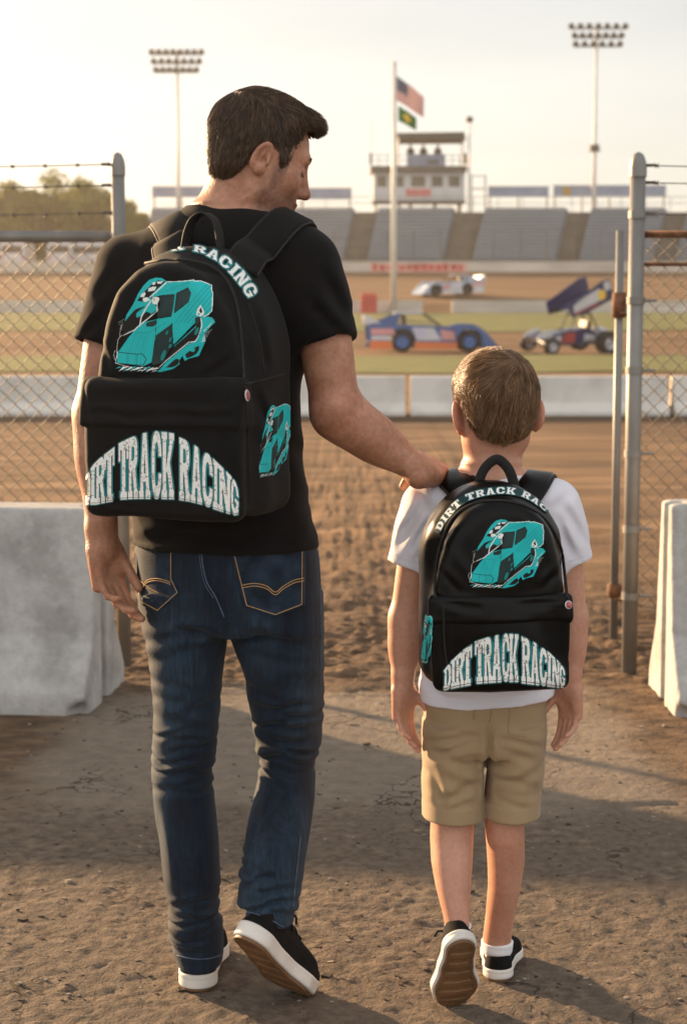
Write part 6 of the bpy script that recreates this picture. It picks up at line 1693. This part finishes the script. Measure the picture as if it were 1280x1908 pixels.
# ------------------------------------------------------------------ race cars
M_tyre = mat('tyre_rubber', (.012, .010, .009), (.03, .024, .02), rough=.85, nscale=8)
M_frame = mat('dark_frame', (.02, .018, .018), rough=.6)
M_chrome = mat('steel_rim', (.34, .34, .36), rough=.35, metallic=.6)
M_glassd = mat('dark_interior', (.012, .012, .014), rough=.4)
def paint(name, c, c2=None): return mat(name, c, c2 or tuple(min(1, k * 1.15) for k in c), rough=.35, nscale=1.2, coat=.3)
M_pblue = paint('blue_paint', (.022, .075, .23)); M_porange = paint('orange_paint', (.55, .13, .03)); M_pwhite = paint('white_paint', (.44, .44, .47)); M_pink = paint('faded_red_paint', (.50, .22, .22))
M_pnavy = paint('navy_paint', (.010, .014, .075)); M_plb = paint('pale_blue_paint', (.24, .31, .42)); M_pyel = paint('yellow_paint', (.70, .45, .05)); M_pred = paint('red_car_paint', (.28, .03, .03)); M_rimb = paint('blue_rim', (.03, .10, .30))

M_lilac = paint('lilac_paint', (.42, .40, .55))
def wheel(root, c, r, wd, rimmat, axis='y', M=None):
    """wheel around axis y at c (local)"""
    k = wd / 2; mb = MB()
    mb.lathe([(r * .62, -k), (r * .92, -k), (r, -k * .8), (r, k * .8), (r * .92, k), (r * .62, k), (r * .55, k * .5), (r * .55, -k * .5), (r * .62, -k)], c, 'y', 28)
    o = link('wheel', mb.v, mb.f, M_tyre, root, True, local=True)
    mb = MB()
    for sgn in (-1, 1):
        mb.lathe([(r * .61, sgn * k * .98), (r * .56, sgn * k * .6), (r * .30, sgn * k * .35), (r * .16, sgn * k * .55), (.002, sgn * k * .6)], c, 'y', 24)
        for a in range(8): th = a * math.pi / 4; mb.lathe([(.02, sgn * k * .40), (.02, sgn * k * .52), (.001, sgn * k * .53)], np.array(c) + [r * .38 * math.cos(th), 0, r * .38 * math.sin(th)], 'y', 6)
    link('rim', mb.v, mb.f, rimmat, o, True, local=True)
    return o

def place(root, loc, yaw, roll=0, pitch=0):
    root.location = tuple(float(v) for v in loc); root.rotation_euler = (roll, pitch, yaw)

def late_model(name, label, base, skirt, patch_, rim, number=True):
    """dirt late model: nose at +x, ground z=0, side panels at y=+-w"""
    r = empty(name); tag(r, label, 'race car'); w_ = .95
    def B(n, mb, m, par=r, smooth=False): return link(n, mb.v, mb.f, m, par, smooth, local=True)
    arc = lambda cx, r_, a0, a1: [(cx + r_ * math.cos(R_(a)), .39 + r_ * math.sin(R_(a))) for a in np.linspace(a0, a1, 9)]
    side = [(.06, .16), (.02, .98), (.30, 1.04), (1.05, .99), (2.2, .95), (3.15, .90), (3.30, .80), (3.20, .16)] + arc(1.28, .47, -28, 208)
    for sy in (-1, 1):
        mb = MB(); mb.prism(side, sy * w_ - .02, sy * w_ + .02); 
        # wheel opening approximated by an arch ring standing proud
        B('side_panel', mb, base)
        mb = MB(); mb.prism([(.10, .12), (.10, .40), (.85, .40), (.95, .12)], sy * (w_ + .035) - .012, sy * (w_ + .035) + .012); mb.prism([(1.72, .12), (1.72, .37), (3.26, .34), (3.26, .12)], sy * (w_ + .035) - .012, sy * (w_ + .035) + .012); B('side_skirt', mb, skirt)
        for q, m, n in (([(1.80, .42), (1.62, .88), (2.40, .86), (2.70, .42)], patch_, 'number_panel'), ([(.16, .62), (.14, .84), (.95, .84), (1.0, .62)], M_pink, 'sponsor_panel'), ([(2.72, .44), (2.62, .80), (3.15, .74), (3.2, .42)], M_pink, 'sponsor_panel'), ([(.16, .43), (.15, .58), (.86, .58), (.9, .43)], M_pwhite, 'sponsor_panel')):
            mb = MB(); mb.prism(q, sy * (w_ + .032) - .008, sy * (w_ + .032) + .008); o = B(n, mb, m)
            if n == 'number_panel':
                mb = MB(); mb.prism([(1.85, .50), (1.78, .80), (2.05, .82), (2.16, .62), (2.08, .49)], sy * (w_ + .046) - .004, sy * (w_ + .046) + .004)
                B('faded_patch', mb, M_lilac, o)
    deck = [(.02, .98), (.30, 1.04), (1.05, .99), (1.05, .93), (.3, .98), (.05, .92)]
    mb = MB(); mb.prism(deck, -w_ + .02, w_ - .02); B('rear_deck', mb, base)
    hood = [(2.15, .93), (3.25, .84), (4.02, .78), (4.02, .72), (3.25, .78), (2.15, .87)]
    mb = MB(); mb.prism(hood, -w_ + .02, w_ - .02); B('hood', mb, base)
    for sy in (-1, 1):
        # flared front fender with dropping nose
        f = [(3.18, .60), (3.15, .92), (3.45, 1.02), (3.85, 1.0), (4.22, .78), (4.76, .18), (4.30, .12)] + arc(3.70, .46, -10, 165)
        mb = MB(); mb.prism(f, sy * w_ - .14, sy * w_ + .10); B('fender', mb, base)
    nose = [(4.0, .76), (4.18, .72), (4.72, .20), (4.70, .12), (4.1, .14), (4.0, .5)]
    mb = MB(); mb.prism(nose, -w_ + .15, w_ - .15); B('nose', mb, base)
    # cabin : roof, pillars, open windows
    mb = MB(); rf = [(1.02, 1.40), (1.25, 1.45), (2.0, 1.43), (2.12, 1.38), (1.02, 1.36)]; mb.prism(rf, -.66, .66); B('roof', mb, patch_)
    for sy in (-1, 1):
        mb = MB(); mb.prism([(.22, 1.02), (1.04, 1.38), (1.22, 1.38), (1.10, .99)], sy * .70 - .015, sy * .70 + .015); B('sail_panel', mb, base)
        mb = MB(); mb.tube([(2.08, sy * .64, 1.40), (2.75, sy * .74, .90)], .025, 6); mb.tube([(1.22, sy * .66, 1.38), (1.30, sy * .74, .98)], .025, 6); mb.tube([(1.3, sy * .70, 1.12), (2.4, sy * .72, 1.05)], .018, 6); B('pillar', mb, M_frame)
    mb = MB(); mb.box((1.65, 0, .62), (1.2, 1.2, .5)); mb.box((1.35, -.25, 1.05), (.16, .5, .55)); B('cockpit', mb, M_glassd)
    mb = MB(); mb.prism([(-.02, 1.0), (-.08, 1.32), (-.02, 1.32), (.1, 1.0)], -w_ + .05, w_ - .05)
    for sy in (-1, 1): mb.prism([(-.10, 1.0), (-.10, 1.34), (.12, 1.28), (.5, 1.03)], sy * w_ - .012, sy * w_ + .012)
    B('spoiler', mb, patch_)
    mb = MB(); mb.box((2.1, 0, .22), (3.7, 1.5, .12)); mb.tube([(.1, -.6, .35), (.1, .6, .35)], .04, 6); B('chassis', mb, M_frame)
    for x in (1.28, 3.70):
        for sy in (-1, 1): wheel(r, (x, sy * (w_ - .13), .39), .39, .34, rim)
    return r

def sprint_car(name, label):
    r = empty(name); tag(r, label, 'race car')
    def B(n, mb, m, par=r, smooth=False): return link(n, mb.v, mb.f, m, par, smooth, local=True)
    # nose at +x. narrow body
    mb = MB(); mb.prism([(-.9, .35), (-.95, .72), (-.55, .98), (-.1, .92), (.35, .86), (1.0, .72), (1.45, .52), (1.5, .36), (1.2, .28)], -.34, .34); B('body', mb, M_pnavy)
    for sy in (-1, 1):
        for q, m in (([(-.85, .42), (-.85, .70), (-.35, .74), (-.30, .42)], M_pwhite), ([(.1, .40), (.05, .80), (.55, .76), (.75, .40)], M_pred), ([(.8, .38), (.7, .68), (1.1, .60), (1.35, .40)], M_pwhite)):
            mb = MB(); mb.prism(q, sy * .36 - .008, sy * .36 + .008); B('body_graphic', mb, m)
    # tail tank
    mb = MB(); mb.lathe([(.02, -1.75), (.22, -1.70), (.34, -1.45), (.36, -1.15), (.3, -.9), (.02, -.88)], (0, 0, .62), 'x', 16); B('fuel_tank', mb, M_pwhite, smooth=True)
    # roll cage
    mb = MB(); P4 = lambda sy: [(-.62, sy * .30, .95), (-.60, sy * .30, 1.50), (.05, sy * .28, 1.46), (.30, sy * .30, .88)]
    for sy in (-1, 1): mb.tube(P4(sy), .03, 6); mb.tube([(-.6, sy * .3, 1.5), (-1.2, sy * .3, .6)], .028, 6); mb.tube([(.3, sy * .3, .88), (1.2, sy * .28, .55)], .025, 6)
    for x, z in ((-.6, 1.5), (.05, 1.46)): mb.tube([(x, -.3, z), (x, .3, z)], .028, 6)
    B('roll_cage', mb, M_frame)
    # driver's seat back and helmeted driver bulk are hidden behind the cage: seat
    mb = MB(); mb.prism([(-.62, .6), (-.66, 1.22), (-.52, 1.24), (-.42, .7), (-.1, .62), (-.1, .55)], -.24, .24); B('seat', mb, M_glassd)
    # front axle and wheels
    mb = MB(); mb.tube([(1.45, -.72, .32), (1.45, .72, .32)], .035, 8); mb.tube([(-1.0, -.95, .42), (-1.0, .95, .42)], .05, 8); 
    for sy in (-1, 1): mb.tube([(1.45, sy * .5, .34), (.7, sy * .3, .42)], .022, 6); mb.tube([(-1.0, sy * .6, .45), (-.2, sy * .33, .5)], .022, 6)
    mb.tube([(1.62, -.42, .34), (1.74, -.3, .46), (1.74, .3, .46), (1.62, .42, .34)], .022, 6); B('axle', mb, M_frame)
    wheel(r, (1.45, -.80, .32), .32, .24, M_chrome); wheel(r, (1.45, .80, .32), .32, .24, M_chrome)
    wheel(r, (-1.0, -.92, .43), .43, .44, M_chrome); wheel(r, (-1.0, .95, .45), .45, .50, M_chrome)
    # exhaust headers
    mb = MB(); 
    for k in range(4): mb.tube(catmull([(.6 - k * .13, -.36, .62), (.5 - k * .13, -.50, .55), (.2 - k * .1, -.52, .48), (-.4, -.5, .46)], 4), .03, 6)
    B('exhaust', mb, M_chrome)
    # top wing, dished foil between two deep side boards, pitched nose-down
    a = R_(20); M = lambda q: (q[0] * math.cos(a) + q[2] * math.sin(a) - .30, q[1], -q[0] * math.sin(a) + q[2] * math.cos(a) + 1.88)
    wg = MB(); wg.prism([(-.78, .16), (-.5, .04), (0, 0), (.5, .02), (.78, .07), (.78, .03), (.5, -.03), (0, -.05), (-.5, -.01), (-.78, .10)], -.76, .76, M); wing = B('top_wing', wg, M_pnavy)
    for sy in (-1, 1):
        bd = MB(); bd.prism([(-1.05, -.12), (-1.05, .66), (-.70, .70), (.35, .46), (.98, .34), (1.0, -.16), (.3, -.24)], sy * .77 - .012, sy * .77 + .012, M); B('side_board', bd, M_pnavy, wing)
        g = MB(); g.prism([(-.40, .02), (-.50, .48), (.25, .38), (.82, .24), (.86, -.04)], sy * .79 - .006, sy * .79 + .006, M); B('board_graphic', g, M_pwhite, wing)
        g = MB(); g.prism([(-1.0, .28), (-1.0, .60), (-.72, .62), (-.70, .28)], sy * .79 - .006, sy * .79 + .006, M); B('number_plate', g, M_pwhite, wing)
        g = MB(); th = np.linspace(0, 2 * math.pi, 18)[:-1]; g.prism([(-.52 + .18 * math.cos(t), .20 + .20 * math.sin(t)) for t in th], sy * .80 - .006, sy * .80 + .006, M); B('round_emblem', g, M_pyel, wing)
        g = MB(); g.prism([(-.3, -.10), (-.3, -.02), (.9, -.06), (.9, -.12)], sy * .79 - .006, sy * .79 + .006, M); B('board_stripe', g, M_pred, wing)
    sp = MB()
    for sy in (-1, 1): sp.tube([(-.55, sy * .28, 1.48), M((-.25, sy * .28, -.03))], .022, 6); sp.tube([(.0, sy * .28, 1.44), M((.30, sy * .28, -.03))], .022, 6)
    B('wing_strut', sp, M_frame, wing)
    # nose wing
    fw = MB(); fw.prism([(1.25, .78), (1.5, .66), (1.8, .60), (1.8, .57), (1.5, .62), (1.25, .74)], -.42, .42); nw = B('nose_wing', fw, M_pnavy)
    for sy in (-1, 1): fb = MB(); fb.prism([(1.2, .60), (1.2, .92), (1.55, .86), (1.86, .70), (1.86, .52)], sy * .43 - .01, sy * .43 + .01); B('side_board', fb, M_pwhite, nw)
    return r

def build_cars():
    c = late_model('race_car', 'blue and orange dirt race car parked side-on behind the boy', M_pblue, M_porange, M_pwhite, M_rimb)
    g = G(682, 657); place(c, (P(682, 0, 65)[0], 65, 0.02), R_(2))
    c = late_model('race_car', 'pale blue and white race car sliding along the far banking', M_plb, M_pwhite, M_pwhite, M_frame)
    y = 106.5; place(c, (P(897, 0, y)[0], y, zprof(y) + .05), R_(180 + 20), pitch=R_(2)); c.scale = (.84, .84, .84)
    s = sprint_car('sprint_car', 'navy winged sprint car tilted nose-down at right')
    place(s, (P(1072, 0, 63.5)[0], 63.5, 0.02), R_(180 + 28), roll=R_(-4)); s.scale = (.93, .93, .93)
    # red water-filled crash block
    d = 95; x = P(688, 0, d)[0]; z0 = zprof(d); h = P(640, 549, d)[2] - z0; r = empty('crash_block', (x, d, z0)); tag(r, 'red ribbed crash block standing by the flag pole', 'barrier')
    mb = MB(); mb.box((x, d, z0 + h * .5), (.86, .7, h)); 
    for k in range(4): mb.box((x - .33 + k * .22, d - .36, z0 + h * .5), (.10, .06, h * .86))
    mb.build('block', M_redp, r); mb = MB(); mb.box((x, d, z0 + h + .02), (.5, .4, .06)); mb.cyl((x - .25, d, z0 + h), (x - .25, d, z0 + h + .12), .08, 10); mb.cyl((x + .25, d, z0 + h), (x + .25, d, z0 + h + .12), .08, 10); mb.build('cap', M_redp, r)
    # white vans parked on the far left bank
    for px, py, wd, lab in ((24, 480, 1.9, 'leftmost white van parked beyond the outer wall'), (112, 482, 1.8, 'white van parked low beyond the outer wall, middle of three'), (162, 468, 2.9, 'white van side-on near the left gate post')):
        d = 134.; x = P(px, 0, d)[0]; z0 = zprof(d); v = empty('parked_van', (x, d, z0)); tag(v, lab, 'van', 'white vans beyond the outer wall')
        zt = z0 + 1.9; k = wd / 2; L = 2.2 if wd < 2.5 else 1.0
        mb = MB(); mb.prism([(x - k, z0 + .3), (x - k, zt - .35), (x - k * .86, zt - .04), (x - k * .7, zt), (x + k * .7, zt), (x + k * .86, zt - .04), (x + k, zt - .35), (x + k, z0 + .3)], d - L, d + L); mb.build('body', M_pwhite, v)
        mb = MB(); mb.box((x, d - L - .01, z0 + 1.35), (wd * .78, .02, .5)); mb.build('window', M_glassd, v)
        for sx in (-1, 1):
            for sy in (-1, 1): mb = MB(); mb.lathe([(.001, -.1), (.33, -.1), (.33, .1), (.001, .1)], (x + sx * (k - .12), d + sy * (L - .5), z0 + .33), 'x', 12); mb.build('wheel', M_tyre, v)
            mb = MB(); mb.box((x + sx * (k - .18), d - L - .015, z0 + .75), (.18, .03, .28)); mb.build('tail_light', M_pred, v)
build_cars()

# ------------------------------------------------------------------ dusty evening air
def build_haze():
    m = bpy.data.materials.new('haze'); m.use_nodes = True; t = m.node_tree; t.nodes.clear(); o = t.nodes.new('ShaderNodeOutputMaterial'); v = t.nodes.new('ShaderNodeVolumePrincipled')
    v.inputs['Density'].default_value = HAZE_DENS; v.inputs['Color'].default_value = (1.0, .93, .82, 1); v.inputs['Anisotropy'].default_value = HAZE_ANI
    t.links.new(v.outputs[0], o.inputs['Volume'])
    mb = MB(); mb.box((0, 180, 14), (560, 520, 31.8)); h = mb.build('haze', m); tag(h, kind='stuff')
HAZE_DENS, HAZE_ANI = .00056, .72
build_haze()
